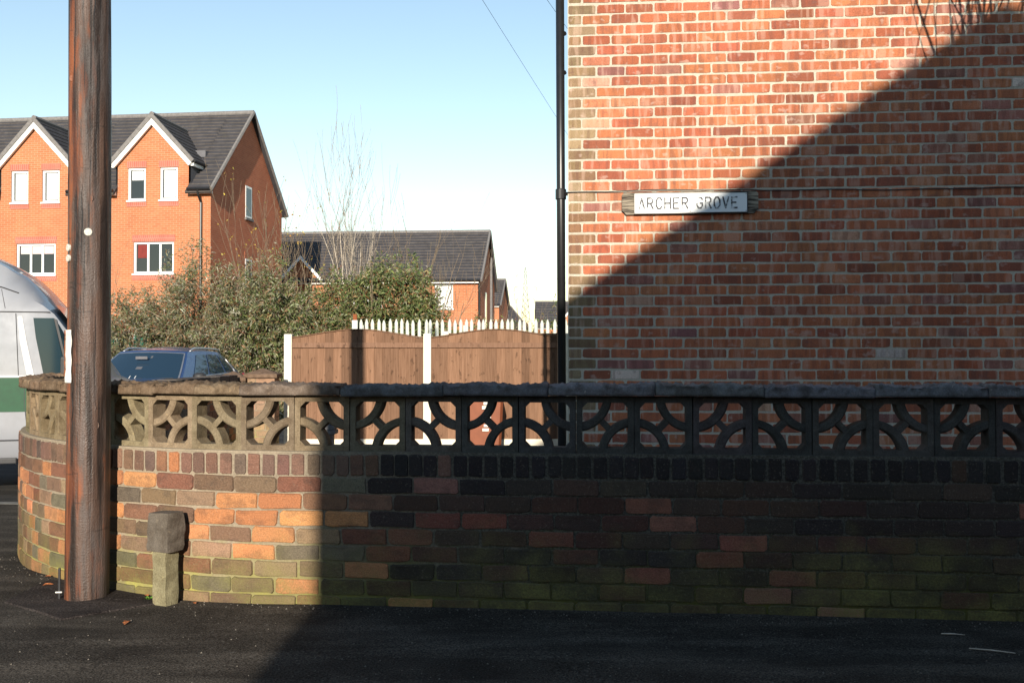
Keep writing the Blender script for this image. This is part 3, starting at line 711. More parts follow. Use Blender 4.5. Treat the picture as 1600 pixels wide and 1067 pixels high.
for s_ in (0, 1, 2): part('step_bolt', MB().tube([on_pole(20 + s_ * 180, 5.2 + .35 * s_, -.02), on_pole(20 + s_ * 180, 5.2 + .35 * s_, .13)], 0.009, 8), 'steel', tp)
cd = part('earth_conduit', MB().tube([(-0.118, -0.055, 0.0), (-0.118, -0.055, 0.16)], 0.007, 8), 'plastic', tp)
part('cable_tie', MB().tube([(-0.135, -0.06, 0.035), (-0.10, -0.065, 0.037)], 0.004, 6), 'paper', cd)

# overhead wires from the pole to the house
def wire(a, b, sag, label):
    a = Vector(a); b = Vector(b); pts = [a.lerp(b, i / 24) - Vector((0, 0, sag * 4 * (i / 24) * (1 - i / 24))) for i in range(25)]
    tag(part('overhead_wire', MB().tube(pts, 0.0024, 5), 'cable', smooth=True), label, 'wire', 'overhead wires')
wire((PX + .06, PY, 6.44), (1.16, 16.4, 4.72), 0.03, 'thin overhead wire crossing the sky left of the downpipe')
wire((PX + .06, PY, 6.6), (0.80, 12.0, 5.22), 0.02, 'short bit of overhead wire at the top edge beside the downpipe')

# ------------------------------------------------------------------ concrete marker post against the wall
mk = empty('marker_post', (-1.775, 4.935, pave_z(-1.775, 4.935) - 0.01), R(-27)); tag(mk, 'short weathered concrete marker post with a wider head, on the pavement by the wall', 'marker post')
def rough_box(w, d, z0, z1, seed, amp=0.004, n=7, slope=0.0):
    m = MB(); rings = []
    for i in range(n + 1):
        z = z0 + (z1 - z0) * i / n; ring = []
        for (sx, sy, ex, ey) in ((-1, -1, 1, -1), (1, -1, 1, 1), (1, 1, -1, 1), (-1, 1, -1, -1)):
            for q in range(6):
                f = q / 6; x = (sx + (ex - sx) * f) * w / 2; y = (sy + (ey - sy) * f) * d / 2
                k = 1 - (0.05 if (i in (0, n)) else 0) - (0.02 if q == 0 else 0)
                dd = amp * noise.noise(Vector((x * 18 + seed, y * 18, z * 18))); ring.append((x * k + dd, y * k + dd * .7, z + (slope * x if i == n else 0) + (0.4 * dd if i == n else 0)))
        rings.append(ring)
    return m.loft(rings)
part('stem', rough_box(0.096, 0.085, 0, 0.30, 3, 0.006), 'stone', mk, color=(0.24, 0.215, 0.13))
part('head', rough_box(0.148, 0.112, 0.285, 0.480, 8, 0.008, 8, 0.04), 'stone', mk, color=(0.125, 0.106, 0.086))

# ------------------------------------------------------------------ timber fence in the garden
FY = 13.45; FZ = -0.2
def fence(name, x0, n, pw, y, zb, ztop, arch, label, cat='fence', gb=0.30, last=True, bw=0.112):
    f = empty(name, (x0, y, zb)); tag(f, label, cat); pit = pw + 0.10
    for i in range(n + (1 if last else 0)):
        part('post', MB().box(i * pit - .055, i * pit + .055, -.055, .055, 0, ztop + .02 + rnd(0, .012)), 'cpost', f, 0.012)
    for i in range(n):
        a = i * pit + .056; b = (i + 1) * pit - .056; L = b - a; nb_ = int(round(L / bw))
        if gb: part('gravel_board', MB().box(a, b, -.02, .02, 0, gb), 'cpost', f, 0.006)
        def top(x): u = (x - a) / L * 2 - 1; return ztop - 0.03 + arch * (math.cos(u * math.pi / 2) ** 1.35 if abs(u) < 1 else 0)
        for k in range(nb_):
            xa = a + L * k / nb_; xb = a + L * (k + 1) / nb_; d = rnd(0, .004); zl = gb + 0.002
            m = MB().add([(xa - .004, -.012 - d, zl), (xb, -.022 - d, zl), (xb, -.022 - d, top(xb)), ((xa + xb) / 2, -.017 - d, top((xa + xb) / 2)), (xa - .004, -.012 - d, top(xa)),
                          (xa - .004, .0, zl), (xb, .0, zl), (xb, .0, top(xb)), ((xa + xb) / 2, .0, top((xa + xb) / 2)), (xa - .004, .0, top(xa))],
                         [(0, 1, 2, 3, 4), (9, 8, 7, 6, 5), (0, 1, 6, 5), (1, 2, 7, 6), (2, 3, 8, 7), (3, 4, 9, 8), (4, 0, 5, 9)])
            part('board', m, 'fence', f)
        for zz in (ztop - 0.135, gb + 0.62): part('rail', MB().box(a + .002, b - .002, -.046, -.0275, zz - .036, zz + .036), 'rail', f, 0.003)
        m = MB(); rings = []
        for k in range(25):
            x = a + L * k / 24; z = top(x); rings.append([(x, -.042, z + .001), (x, -.042, z + .013), (x, .010, z + .013), (x, .010, z + .001)])
        part('capping', m.loft(rings), 'fence', f)
    return f
x0 = (451 - 800) / 1500 * FY
fence('timber_fence', x0, 2, 1.845, FY, FZ, 1.745, 0.11, 'brown timber panel fence with arched tops between cream concrete posts')
fence('timber_fence', -1.39, 2, 2.30, 20.3, -0.25, 2.0, 0.0, 'second timber fence half hidden behind the arched panels, with cream posts', gb=0.2)

# ------------------------------------------------------------------ palisade fences
def palisade(name, x0, x1, y, zb, h, mat, pitch, label, group=None, corner=False):
    f = empty(name, (x0, y, zb)); tag(f, label, 'fence'); L = x1 - x0
    w = 0.086; z1 = h
    m = MB()
    sec = [(-w / 2, 0.012), (-w / 4, -.006), (-w * .1, .004), (w * .1, .004), (w / 4, -.006), (w / 2, .012)]
    vs = [(x, y_, 0.1) for x, y_ in sec] + [(x, y_, z1 - .10) for x, y_ in sec] + [(x * .32, y_ * .6, z1) for x, y_ in sec]
    fs = [(i, i + 1, i + 7, i + 6) for i in range(5)] + [(i + 6, i + 7, i + 13, i + 12) for i in range(5)]
    m.add(vs, fs); me = m.mesh('pale', mat)
    for k in range(int(L / pitch) + 1): link('pale', me, f, (k * pitch + rnd(-.008, .008), -0.03 + rnd(-.004, .004), rnd(-.018, .018)), (0, R(rnd(-.6, .6)), 0))
    for zz in (0.4, z1 - 0.50): part('rail', MB().box(-.05, L, -.008, .03, zz, zz + .05), mat, f)
    for k in range(int(L / 2.7) + 1): part('post', MB().box(k * 2.7 - .05, k * 2.7 + .05, .032, .13, 0, z1 - .15), mat, f)
    if corner:
        c_ = part('corner_post', MB().box(-.24, -.10, -.04, .10, 0, z1 - .02), mat, f); part('rusty_top', MB().box(-.22, -.12, -.02, .08, z1 - .02, z1 + .14), 'rust', c_)
    return f
palisade('palisade_fence', -3.92, 2.0, 25.0, -0.25, 2.45, 'galv', 0.152, 'pale painted steel palisade fence with pointed tops beyond the timber fence', corner=True)
palisade('palisade_fence', -17.0, -4.35, 25.2, -0.25, 2.05, 'greenfence', 0.155, 'green steel palisade fence half buried in the bushes behind the car')

# ------------------------------------------------------------------ brown bin and small stone post behind the wall
bn = empty('wheelie_bin', (-0.36, 12.35, -0.2), R(3)); tag(bn, 'brown wheelie bin standing in front of the timber fence', 'bin')
m = MB(); rings = []
for (z, w, d) in ((0.06, .19, .24), (0.10, .20, .26), (0.85, .235, .33), (0.96, .24, .34), (0.965, .25, .355), (1.0, .25, .355)):
    rings.append([(x * w, y * d, z) for x, y in ((-1, -.85), (-.85, -1), (.85, -1), (1, -.85), (1, .85), (.85, 1), (-.85, 1), (-1, .85))])
part('body', m.loft(rings), 'brownbin', bn, 0.006)
m = MB(); rings = []
for (z, k) in ((1.002, 1.0), (1.03, 1.0), (1.062, .9), (1.075, .6)): rings.append([(x * .255 * k, y * .36 * k, z) for x, y in ((-1, -.85), (-.85, -1), (.85, -1), (1, -.85), (1, .85), (.85, 1), (-.85, 1), (-1, .85))])
part('lid', m.loft(rings), 'brownbin', bn, 0.005)
part('handle', MB().tube([(-.2, .40, 1.0), (.2, .40, 1.0)], 0.016, 8), 'brownbin', bn, smooth=True)
for s_ in (-1, 1):
    wv = part('wheel', MB().tube([(s_ * .20, .25, .10), (s_ * .245, .25, .10)], 0.10, 18), 'tyre', bn)
    part('hub', MB().tube([(s_ * .246, .25, .10), (s_ * .25, .25, .10)], 0.05, 12), 'plastic', wv)
m = MB(); random.seed(3)
for k in range(7): z = 0.52 + k * .055; m.box(-.02 + rnd(-.02, .03), .05 + rnd(-.03, .03), -.3505 + (0.85 - z) * .09, -.346 + (0.85 - z) * .09, z, z + rnd(.03, .045))
part('worn_sticker', m, 'paper', bn)
random.seed(11)
gp = empty('stone_post', (-2.28, 11.9, -0.2)); tag(gp, 'small dark grey stone post with a stepped cap seen through a screen block', 'post')
part('shaft', MB().box(-.07, .07, -.07, .07, 0, .50), 'greystone', gp, 0.006)
part('cap', MB().box(-.11, .11, -.11, .11, .50, .55).box(-.095, .095, -.095, .095, .551, .60).box(-.06, .06, -.06, .06, .601, .64), 'greystone', gp, 0.006)

# ------------------------------------------------------------------ blue car
car = empty('parked_car', (-6.55, 17.9, -0.2), -R(4)); tag(car, 'dark blue estate car with roof rails parked beyond the wall', 'car')
def ring_car(y, w, zb, zt, cr=0.03):
    h = [(0, zb), (w * .80, zb), (w * .95, zb + .08), (w, zb + .38 * (zt - zb)), (w * .995, zb + .7 * (zt - zb)), (w * .965, zt - .05), (w * .90, zt), (w * .5, zt + cr * .8), (0, zt + cr)]
    return [(x, y, z) for x, z in h] + [(-x, y, z) for x, z in h[-2:0:-1]]
stn = [(-2.27, .55, .40, .70), (-2.24, .68, .32, .80), (-2.12, .80, .24, .90), (-1.85, .88, .21, .97), (-1.45, .915, .2, 1.02), (-1.0, .925, .2, 1.06), (-.4, .925, .2, 1.03), (.6, .925, .2, 1.05), (1.4, .92, .2, 1.09), (1.85, .90, .24, 1.10), (2.12, .85, .32, 1.05), (2.25, .74, .42, .95)]
body = part('body', MB().loft([ring_car(*s_) for s_ in stn]), 'navy', car, smooth=True)
sb = body.modifiers.new('sub', 'SUBSURF'); sb.levels = 1; sb.render_levels = 2
def lerp(a, b, t): return a + (b - a) * t
def ws(u, v, off=0):
    x = lerp(-1, 1, u); hw = lerp(.86, .635, v ** 1.15); y = lerp(-1.08, -.28, v) - lerp(.16, .09, v) * (1 - x * x) ; z = lerp(1.02, 1.535, v) + .028 * (1 - x * x) * v
    return (x * hw, y - off * .62, z + off * .78)
def side(u, v, s_=1, off=0):
    x = lerp(.86, .635, v ** 1.15) - .02 * u * v; y = lerp(lerp(-1.08, 2.02, u), lerp(-.28, 1.66, u), v); z = lerp(1.02 + .09 * u, 1.55 - .03 * (2 * u - .7) ** 2, v)
    x -= .10 * max(0, u - .8) / .2
    return (s_ * (x + off * .92), y, z + off * .35)
def rear(u, v, off=0):
    x = lerp(-1, 1, u); a = side(1, v); return (x * a[0], a[1] + (1 - x * x) * .10 + off, a[2] + .02 * (1 - x * x) * v)
def roof(u, v):
    x = lerp(-1, 1, u); a = side(v, 1); f = ws(u, 1); b = rear(u, 1)
    return (x * a[0], a[1] + lerp(f[1] + .28, b[1] - 1.66, v), a[2] + (.030 + .055 * math.sin(v * math.pi) ** .7) * (1 - x * x) )
gh = MB().grid(ws, 14, 6).grid(lambda u, v: side(u, v, 1), 14, 6).grid(lambda u, v: side(u, v, -1), 14, 6).grid(rear, 10, 6).grid(roof, 14, 12)
cabin = part('cabin', gh, 'navy', car, smooth=True)
def patch(fn, u0, u1, v0, v1, nu=10, nv=5): return MB().grid(lambda a, b: fn(lerp(u0, u1, a), lerp(v0, v1, b)), nu, nv)
part('windscreen', patch(lambda u, v: ws(u, v, .008), .04, .96, .03, .90, 14, 6), 'carglass', cabin, smooth=True)
tr = MB()
for (u0, u1, v0, v1) in ((.025, .04, .02, .92), (.96, .975, .02, .92), (.025, .975, .90, .925)): tr.grid(lambda a, b: ws(lerp(u0, u1, a), lerp(v0, v1, b), .011), 10, 8)
part('windscreen_trim', tr, 'alloy', cabin, smooth=True)
for s_ in (1, -1):
    for (u0, u1, u2, u3) in ((.16, .39, .19, .40), (.42, .67, .43, .67), (.70, .86, .70, .84)):
        part('side_window', MB().grid(lambda a, b: side(lerp(lerp(u0, u2, b), lerp(u1, u3, b), a), lerp(.12, .86, b), s_, .007), 8, 5), 'carglass', cabin, smooth=True)
    part('window_trim', MB().tube([side(u, .07, s_, .008) for u in [q / 12 * .78 + .12 for q in range(13)]] + [side(.90, .35, s_, .008), side(.89, .7, s_, .008)], .010, 6), 'alloy', cabin, smooth=True)
    part('roof_rail', MB().tube([side(.06, 1.0, s_, -.005)] + [tuple(Vector(side(u, 1.0, s_, -.01)) + Vector((0, 0, .055))) for u in (.14, .3, .5, .7, .84)] + [side(.94, 1.0, s_, -.005)], .019, 8), 'alloy', car, smooth=True)
    mr = part('door_mirror', MB().loft([[(s_ * (.93 + .0), -.72 + .05 * math.cos(a), 1.08 + .05 * math.sin(a)) for a in [2 * math.pi * k / 12 for k in range(12)]], [(s_ * 1.0, -.74 + .08 * math.cos(a), 1.09 + .075 * math.sin(a)) for a in [2 * math.pi * k / 12 for k in range(12)]], [(s_ * 1.1, -.72 + .07 * math.cos(a), 1.09 + .07 * math.sin(a)) for a in [2 * math.pi * k / 12 for k in range(12)]], [(s_ * 1.14, -.70 + .03 * math.cos(a), 1.09 + .04 * math.sin(a)) for a in [2 * math.pi * k / 12 for k in range(12)]]]), 'plastic', car, smooth=True)
    part('headlight', MB().loft([[(s_ * (.60 + .22 * math.cos(a)), -2.19 + .13 * (math.cos(a) + 1) * .5, .80 + .075 * math.sin(a)) for a in [2 * math.pi * k / 14 for k in range(14)]], [(s_ * (.60 + .2 * math.cos(a)), -2.08 + .12 * (math.cos(a) + 1) * .5, .80 + .06 * math.sin(a)) for a in [2 * math.pi * k / 14 for k in range(14)]]]), 'lamp', car, smooth=True)
    part('rear_light', MB().loft([[(s_ * .86, 1.98 + .10 * math.cos(a), 1.02 + .09 * math.sin(a)) for a in [2 * math.pi * k / 12 for k in range(12)]], [(s_ * .905, 1.98 + .09 * math.cos(a), 1.02 + .08 * math.sin(a)) for a in [2 * math.pi * k / 12 for k in range(12)]]]), 'rearlamp', car)
    for yy in (-1.42, 1.32):
        w_ = part('wheel', MB().tube([(s_ * .72, yy, .33), (s_ * .735, yy, .33), (s_ * .925, yy, .33), (s_ * .94, yy, .33)], [.30, .33, .33, .30], 28), 'tyre', car)
        part('rim', MB().tube([(s_ * .90, yy, .33), (s_ * .945, yy, .33)], [.22, .20], 24), 'alloy', w_)
part('grille', MB().box(-.42, .42, -2.30, -2.22, .58, .74), 'plastic', car, 0.02); part('number_plate', MB().box(-.26, .26, -2.315, -2.295, .44, .55), 'vwhite', car)
part('rear_view_mirror', MB().box(-.11, .11, -.62, -.60, 1.375, 1.43), 'lead', cabin, 0.008, loc=(-.02, -.13, 0.02))
wp = part('wiper', MB().tube([ws(.25, .02, .02), ws(.62, .05, .022)], .008, 5), 'plastic', cabin); part('wiper', MB().tube([ws(.55, .02, .02), ws(.92, .06, .022)], .008, 5), 'plastic', cabin)
for u in (.47, .53): part('tax_sticker', patch(lambda a, b: ws(a, b, .0105), u, u + .008, .07, .15, 2, 2), 'vwhite', cabin)
for (u0, u1, v0, v1) in ((.47, .54, .36, .44), (.56, .585, .72, .79)): part('windscreen_sticker', patch(lambda a, b: ws(a, b, .010), u0, u1, v0, v1, 3, 2), 'lead', cabin)

# ------------------------------------------------------------------ van
van = empty('parked_van', Vector((-4.62, 10.0, -0.2)) + Matrix.Rotation(R(17), 3, 'Z') @ Vector((-2.38, 0, 0)), R(17)); tag(van, 'silver high roofed van with a green stripe parked at the left edge', 'van'); vo = Vector((7.0, -10.0, 0.2))
prof = [(-10.2, 2.40), (-9.9, 2.47), (-7.5, 2.47), (-6.2, 2.44), (-5.7, 2.38), (-5.42, 2.30), (-5.25, 2.21), (-5.10, 2.10), (-4.98, 1.98), (-4.87, 1.85), (-4.76, 1.71), (-4.66, 1.57), (-4.52, 1.38), (-4.38, 1.18), (-4.27, 1.02), (-4.10, 0.95), (-3.92, 0.86), (-3.80, 0.72), (-3.74, 0.52)]
def van_ring(x, zt):
    zs = min(1.72, zt - 0.03); zm = (zs + zt) / 2 if zt > 1.76 else zs + (zt - zs) * .5; zb = 0.16
    tap = 0.0 if x < -4.9 else 0.16 * ((x + 4.9) / 1.16) ** 1.6
    i1 = 0.05 if zt > 1.76 else .02; i2 = 0.20 if zt > 1.76 else .10
    h = [(.10, zb), (.02, zb + .10), (0, 0.55 if zt > .7 else zt * .7), (0.0, min(1.0, zs * .85)), (0.012, zs), (i1, zm), (i2, zt - .02), (.5, zt + .02), (1.0, zt + .03)]
    return [Vector((x, 10.0 + tap + y * (1 - tap), z)) + vo for y, z in h] + [Vector((x, 12.0 - tap - y * (1 - tap), z)) + vo for y, z in h[-2::-1]]
part('body', MB().loft([van_ring(x, z) for x, z in prof]), 'silver', van, smooth=True).modifiers.new('edge', 'EDGE_SPLIT').split_angle = R(42)
def yside(z): return 10.0 + (0.012 * max(0, (z - 1.0) / .72) if z < 1.72 else 0.012 + .04 * (z - 1.72) / .33)
def vpanel(name, poly, mat, off, parent=None, th=0.006):
    m = MB(); n_ = len(poly)
    vs = [Vector((x, yside(z) - off, z)) + vo for x, z in poly] + [Vector((x, yside(z) - off + th, z)) + vo for x, z in poly]
    m.add(vs, [tuple(range(n_))] + [(i, i + n_, (i + 1) % n_ + n_, (i + 1) % n_) for i in range(n_)]); return part(name, m, mat, parent or van)
vpanel('green_band', [(-10.0, .69), (-4.75, .69), (-4.80, .92), (-4.86, 1.02), (-4.95, 1.04), (-10.0, 1.04)], 'vgreen', .005)
vpanel('white_line', [(-10.0, 1.042), (-4.93, 1.042), (-4.93, 1.062), (-10.0, 1.062)], 'vwhite', .006)
vpanel('white_pillar_stripe', [(-5.01, 1.064), (-4.945, 1.064), (-5.015, 1.40), (-5.06, 1.67), (-5.10, 1.67), (-5.075, 1.40)], 'vwhite', .006)
dg = vpanel('door_window', [(-4.855, 1.07), (-4.63, 1.07), (-4.70, 1.36), (-4.765, 1.655), (-4.955, 1.655), (-4.93, 1.45)], 'vanglass', .006)
vpanel('window_seal', [(-4.875, 1.045), (-4.60, 1.045), (-4.615, 1.068), (-4.858, 1.068)], 'plastic', .007, dg); vpanel('quarter_pillar', [(-4.628, 1.07), (-4.605, 1.07), (-4.735, 1.64), (-4.762, 1.655)], 'plastic', .008, dg)
vpanel('quarter_window', [(-4.60, 1.07), (-4.44, 1.07), (-4.55, 1.24), (-4.70, 1.47), (-4.722, 1.60)], 'vanglass', .006)
sm = MB()
sm.tube([Vector((x, yside(1.715) - .001, 1.715)) + vo for x in (-10.0, -7, -5.2, -4.80)], .006, 6)
sm.tube([Vector((x, 10.0 + .052, z)) + vo for x, z in ((-10.0, 2.095), (-7.5, 2.095), (-6.2, 2.08), (-5.7, 2.05), (-5.42, 2.01), (-5.25, 1.965), (-5.1, 1.91))], .007, 6)
sm.tube([Vector((-5.12, yside(1.70) - .002, 1.70)) + vo, Vector((-5.09, yside(1.06), 1.06)) + vo], .004, 6); sm.tube([Vector((-5.22, 10.02, 1.75)) + vo, Vector((-5.26, 10.05, 1.95)) + vo], .004, 6)
sm.tube([Vector((x, 9.998, .40)) + vo for x in (-10.0, -4.9)], .006, 6)
part('panel_seam', sm, 'plastic', van)
part('door_handle', MB().box(-4.98, -4.87, 9.965, 9.99, .885, .915, Matrix.Translation(vo)), 'plastic', van, 0.006)
part('door_gap', MB().tube([Vector((x, yside(z) - .003, z)) + vo for x, z in ((-5.035, 1.06), (-5.03, .75), (-5.0, .45), (-4.95, .30))], .004, 5).tube([Vector((x, 9.997, z)) + vo for x, z in ((-4.58, 1.05), (-4.52, .8))], .004, 5), 'plastic', van)
part('sill', MB().box(-3.0 - .2, 1.9, -.012, .03, .36, .42), 'plastic', van, 0.01)
mr = part('door_mirror', MB().box(-4.66, -4.50, 9.72, 9.90, 1.0, 1.26, Matrix.Translation(vo)), 'plastic', van, 0.03); part('mirror_arm', MB().tube([Vector((-4.58, 9.88, 1.08)) + vo, Vector((-4.60, 10.02, 1.06)) + vo], .025, 8), 'plastic', mr)
part('windscreen', MB().grid(lambda a, b: tuple(Vector((lerp(-4.36, -4.79, b) + .012, lerp(10.24, 11.76, a), lerp(1.20, 1.76, b) + .045)) + vo), 6, 4), 'vanglass', van)
for xx in (-4.45, -8.6):
    for yy in (10.06, 11.72):
        w_ = part('wheel', MB().tube([Vector((xx, yy, .14)) + vo, Vector((xx, yy + .22, .14)) + vo], .34, 26), 'tyre', van); part('rim', MB().tube([Vector((xx, yy - .01, .14)) + vo, Vector((xx, yy + .03, .14)) + vo], .2, 20), 'alloy', w_)
for yy in (10.22, 11.55): part('headlight', MB().box(-3.90, -3.77, yy, yy + .26, .62, .80, Matrix.Translation(vo)), 'lamp', van, 0.03)
part('bumper', MB().box(-3.88, -3.68, 10.25, 11.75, .18, .50, Matrix.Translation(vo)), 'plastic', van, 0.04)

# ------------------------------------------------------------------ background houses
def tiles(m, p0, p1, p2, p3, rows_, t=0.03, nseg=1):
    """stepped tile courses on the slope p0-p1 (eave) to p3-p2 (ridge)"""
    p0, p1, p2, p3 = map(Vector, (p0, p1, p2, p3)); nn = (p1 - p0).cross(p3 - p0).normalized()
    if nn.z < 0: nn = -nn
    for i in range(rows_):
        a = i / rows_; b = min(1.0, (i + 1.12) / rows_)
        q = [p0.lerp(p3, a), p1.lerp(p2, a), p1.lerp(p2, b), p0.lerp(p3, b)]
        lo = [q[0] + nn * t, q[1] + nn * t, q[2] + nn * .004, q[3] + nn * .004]
        m.add(lo, [(0, 1, 2, 3)], (1, 1, 1)); m.add([q[0], q[1], lo[1], lo[0]], [(0, 1, 2, 3)], (3.4, 3.1, 2.6))
    m.add([p0 - nn * .05, p1 - nn * .05, p2 - nn * .05, p3 - nn * .05], [(0, 1, 2, 3)])
    m.add([p0 - nn * .05, p0 + nn * t, p3 + nn * .01, p3 - nn * .05], [(0, 1, 2, 3)]); m.add([p1 - nn * .05, p1 + nn * t, p2 + nn * .01, p2 - nn * .05], [(0, 1, 2, 3)])
    return m
def window(parent, x0, x1, z0, z1, panes, blinds=(), y=0.0, fw=0.07):
    e_ = .03; y += .045
    w_ = part('window', MB().box(x0 - e_, x1 + e_, y, y + .08, z0 - e_, z0 + fw).box(x0 - e_, x1 + e_, y, y + .08, z1 - fw, z1 + e_).box(x0 - e_, x0 + fw, y + .001, y + .08, z0 + fw, z1 - fw).box(x1 - fw, x1 + e_, y + .001, y + .08, z0 + fw, z1 - fw), 'white', parent)
    L = x1 - x0 - 2 * fw; pw = L / panes
    for k in range(panes):
        a = x0 + fw + k * pw; b = a + pw
        if k: part('mullion', MB().box(a - .035, a + .035, y + .002, y + .07, z0 + fw, z1 - fw), 'white', w_)
        kind = blinds[k] if k < len(blinds) else None
        part('pane', MB().box(a, b, y + .05, y + .06, z0 + fw, z1 - fw), 'glass', w_)
        if kind: part('blind', MB().box(a + .045, b - .045, y + .035, y + .045, z0 + fw + (0.03 if kind[1] >= 1 else (z1 - z0 - 2 * fw) * (1 - kind[1])), z1 - fw - .02), kind[0], w_)
    part('sill', MB().box(x0 - .04, x1 + .04, y - .10, y - .047, z0 - .05, z0 - .002), 'white', w_)
    return w_
def band(parent, x0, x1, z0, z1, y=0.0): part('brick_band', MB().box(x0, x1, y - .014, y - .002, z0, z1), 'bf_d', parent)

# three storey house with two gabled dormers
ha = empty('terraced_house', (-10.38, 33.0, -0.3), -R(7)); tag(ha, 'three storey orange brick house with twin gabled dormers and grey tiled roof', 'house')
XL = -14.0; EA = 7.42; RA = 10.76; DA = 6.8; YR = 3.4; EB = 7.46
def holed(x0, x1, z0, z1, holes, keep=None):
    xs = sorted({x0, x1, *[h[0] for h in holes], *[h[1] for h in holes]} | (set(keep[1]) if keep else set())); zs = sorted({z0, z1, *[h[2] for h in holes], *[h[3] for h in holes]} | ({keep[0]} if keep else set()))
    m = MB()
    for i in range(len(xs) - 1):
        for j in range(len(zs) - 1):
            cx_, cz_ = (xs[i] + xs[i + 1]) / 2, (zs[j] + zs[j + 1]) / 2
            if any(h[0] < cx_ < h[1] and h[2] < cz_ < h[3] for h in holes): continue
            if keep and cz_ > keep[0] and not any(keep[1][q] < cx_ < keep[1][q + 1] for q in range(0, len(keep[1]), 2)): continue
            m.add([(xs[i], 0, zs[j]), (xs[i + 1], 0, zs[j]), (xs[i + 1], 0, zs[j + 1]), (xs[i], 0, zs[j + 1])], [(0, 1, 2, 3)])
    return m
WINA = []
for xc in (-2.10, -6.48):
    for s_ in (-.60, .58): WINA.append((xc + s_ - .32, xc + s_ + .32, 6.95, 8.08))
    WINA += [(xc - .70, xc + .77, 4.40, 5.50), (xc - .7, xc + .77, 1.1, 2.3)]
part('front_wall', holed(XL, 0, 0, 8.34, WINA, (EA, [-7.78, -5.18, -3.40, -.80])), 'bf_x', ha, fix=False)
part('rear_wall', MB().add([(XL, DA, 0), (0, DA, 0), (0, DA, EB), (XL, DA, EB)], [(3, 2, 1, 0)]), 'bf_x', ha, fix=False)
for x in (0.0, XL): part('gable_wall', MB().add([(x, .001, 0), (x, DA - .001, 0), (x, DA - .001, EB - .03), (x, YR, RA - .03), (x, .001, EA - .03)], [(0, 1, 2, 3, 4)]), 'bf_y', ha)
rf = MB(); SLA = (RA - EA) / YR
for (xa, xb, y0) in ((-.80, .14, -.28), (-3.40, -.80, .35), (-5.18, -3.40, -.28), (-7.78, -5.18, .35), (XL - .12, -7.78, -.28)):
    tiles(rf, (xa, y0, EA + SLA * y0), (xb, y0, EA + SLA * y0), (xb, YR, RA), (xa, YR, RA), 22 if y0 < 0 else 20, .035)
tiles(rf, (.14, DA + .25, EB - .13), (XL - .12, DA + .25, EB - .13), (XL - .12, YR, RA), (.14, YR, RA), 20, .035)
rfo = part('roof', rf, 'roof', ha, fix=False)
rt = MB().tube([(XL - .12, YR, RA + .0), (.16, YR, RA + .0)], .11, 10); part('ridge_tiles', rt, 'verge', rfo)
vg = MB(); vg.tube([(.15, -.30, EA - .17), (.15, YR, RA + .03)], .07, 6); vg.tube([(.15, DA + .26, EB - .11), (.15, YR, RA + .03)], .07, 6); part('verge', vg, 'verge', rfo)
part('roof_vent', MB().box(-1.15, -.75, 1.2, 1.5, EA + 1.24, EA + 1.48), 'lead', rfo)
for a, b in ((-.72, .10), (-5.14, -3.42), (XL, -7.84)):
    part('fascia', MB().box(a, b, -.20, -.06, EA - .30, EA - .16), 'white', ha); part('gutter', MB().tube([(a, -.30, EA - .16), (b, -.30, EA - .16)], .06, 8), 'black', ha)
for gi_, xc in enumerate((-2.10, -6.48)):
    hw = 1.43; zf = 8.36; za = 9.90; yb = (za - EA) / ((RA - EA) / YR) - .05
    mb = MB(); mb.add([(xc - hw + .06, 0, 8.34), (xc + hw - .06, 0, 8.34), (xc + hw - .06, 0, zf + .02), (xc, 0, za - .12), (xc - hw + .06, 0, zf + .02)], [(0, 1, 2, 3, 4)])
    dm = part('dormer', mb, 'bf_x', ha, fix=False)
    ck = MB()
    for s_ in (-1, 1):
        x = xc + s_ * (hw - .06); ck.add([(x, 0, EA - .3), (x, 0, zf), (x, 1.0, zf), (x, .7, EA + .6)], [(0, 1, 2, 3)])
    part('cheek', ck, 'lead', dm)
    dr = MB(); tiles(dr, (xc + hw + .10, -.12, zf - .10), (xc + hw + .10, 1.0, zf - .10), (xc, yb, za), (xc, -.12, za), 9, .03); tiles(dr, (xc - hw - .10, 1.0, zf - .10), (xc - hw - .10, -.12, zf - .10), (xc, -.12, za), (xc, yb, za), 9, .03)
    dro = part('dormer_roof', dr, 'roof', dm, fix=False)
    part('ridge', MB().tube([(xc, -.14, za + .02), (xc, yb, za + .02)], .09, 8), 'verge', dro)
    for s_ in (-1, 1):
        d = Vector((s_ * (hw + .10), 0, zf - .10 - za)); nrm = Vector((d.z * -s_, 0, abs(d.x))).normalized() if False else Vector((s_ * abs(d.z), 0, abs(d.x))).normalized()
        A = Vector((xc, 0, za)); B = A + d
        for (nm, y0, y1, o0, o1, mt) in (('verge', -.18, -.10, -.09, .05, 'verge'), ('barge_board', -.15, -.06, -.24, -.095, 'white')):
            q = [A + nrm * o0, A + nrm * o1, B + nrm * o1, B + nrm * o0]
            if nm == 'barge_board' or True:
                q[0].x = q[1].x = xc; q[0].z = za + o0 / max(.3, nrm.z); q[1].z = za + o1 / max(.3, nrm.z)
            m = MB(); m.add([(p.x + s_ * .001, y0, p.z) for p in q] + [(p.x + s_ * .001, y1, p.z) for p in q], [(0, 1, 2, 3), (7, 6, 5, 4), (0, 1, 5, 4), (1, 2, 6, 5), (2, 3, 7, 6), (3, 0, 4, 7)])
            part(nm, m, mt, dro)
        part('dormer_gutter', MB().tube([(xc + s_ * (hw + .12), -.12, zf - .10), (xc + s_ * (hw + .12), .9, zf - .10)], .05, 6), 'black', dro)
        part('dormer_fascia', MB().box(*sorted((xc + s_ * (hw - .03), xc + s_ * (hw + .07))), -.06, .85, zf - .26, zf - .14), 'white', dro)
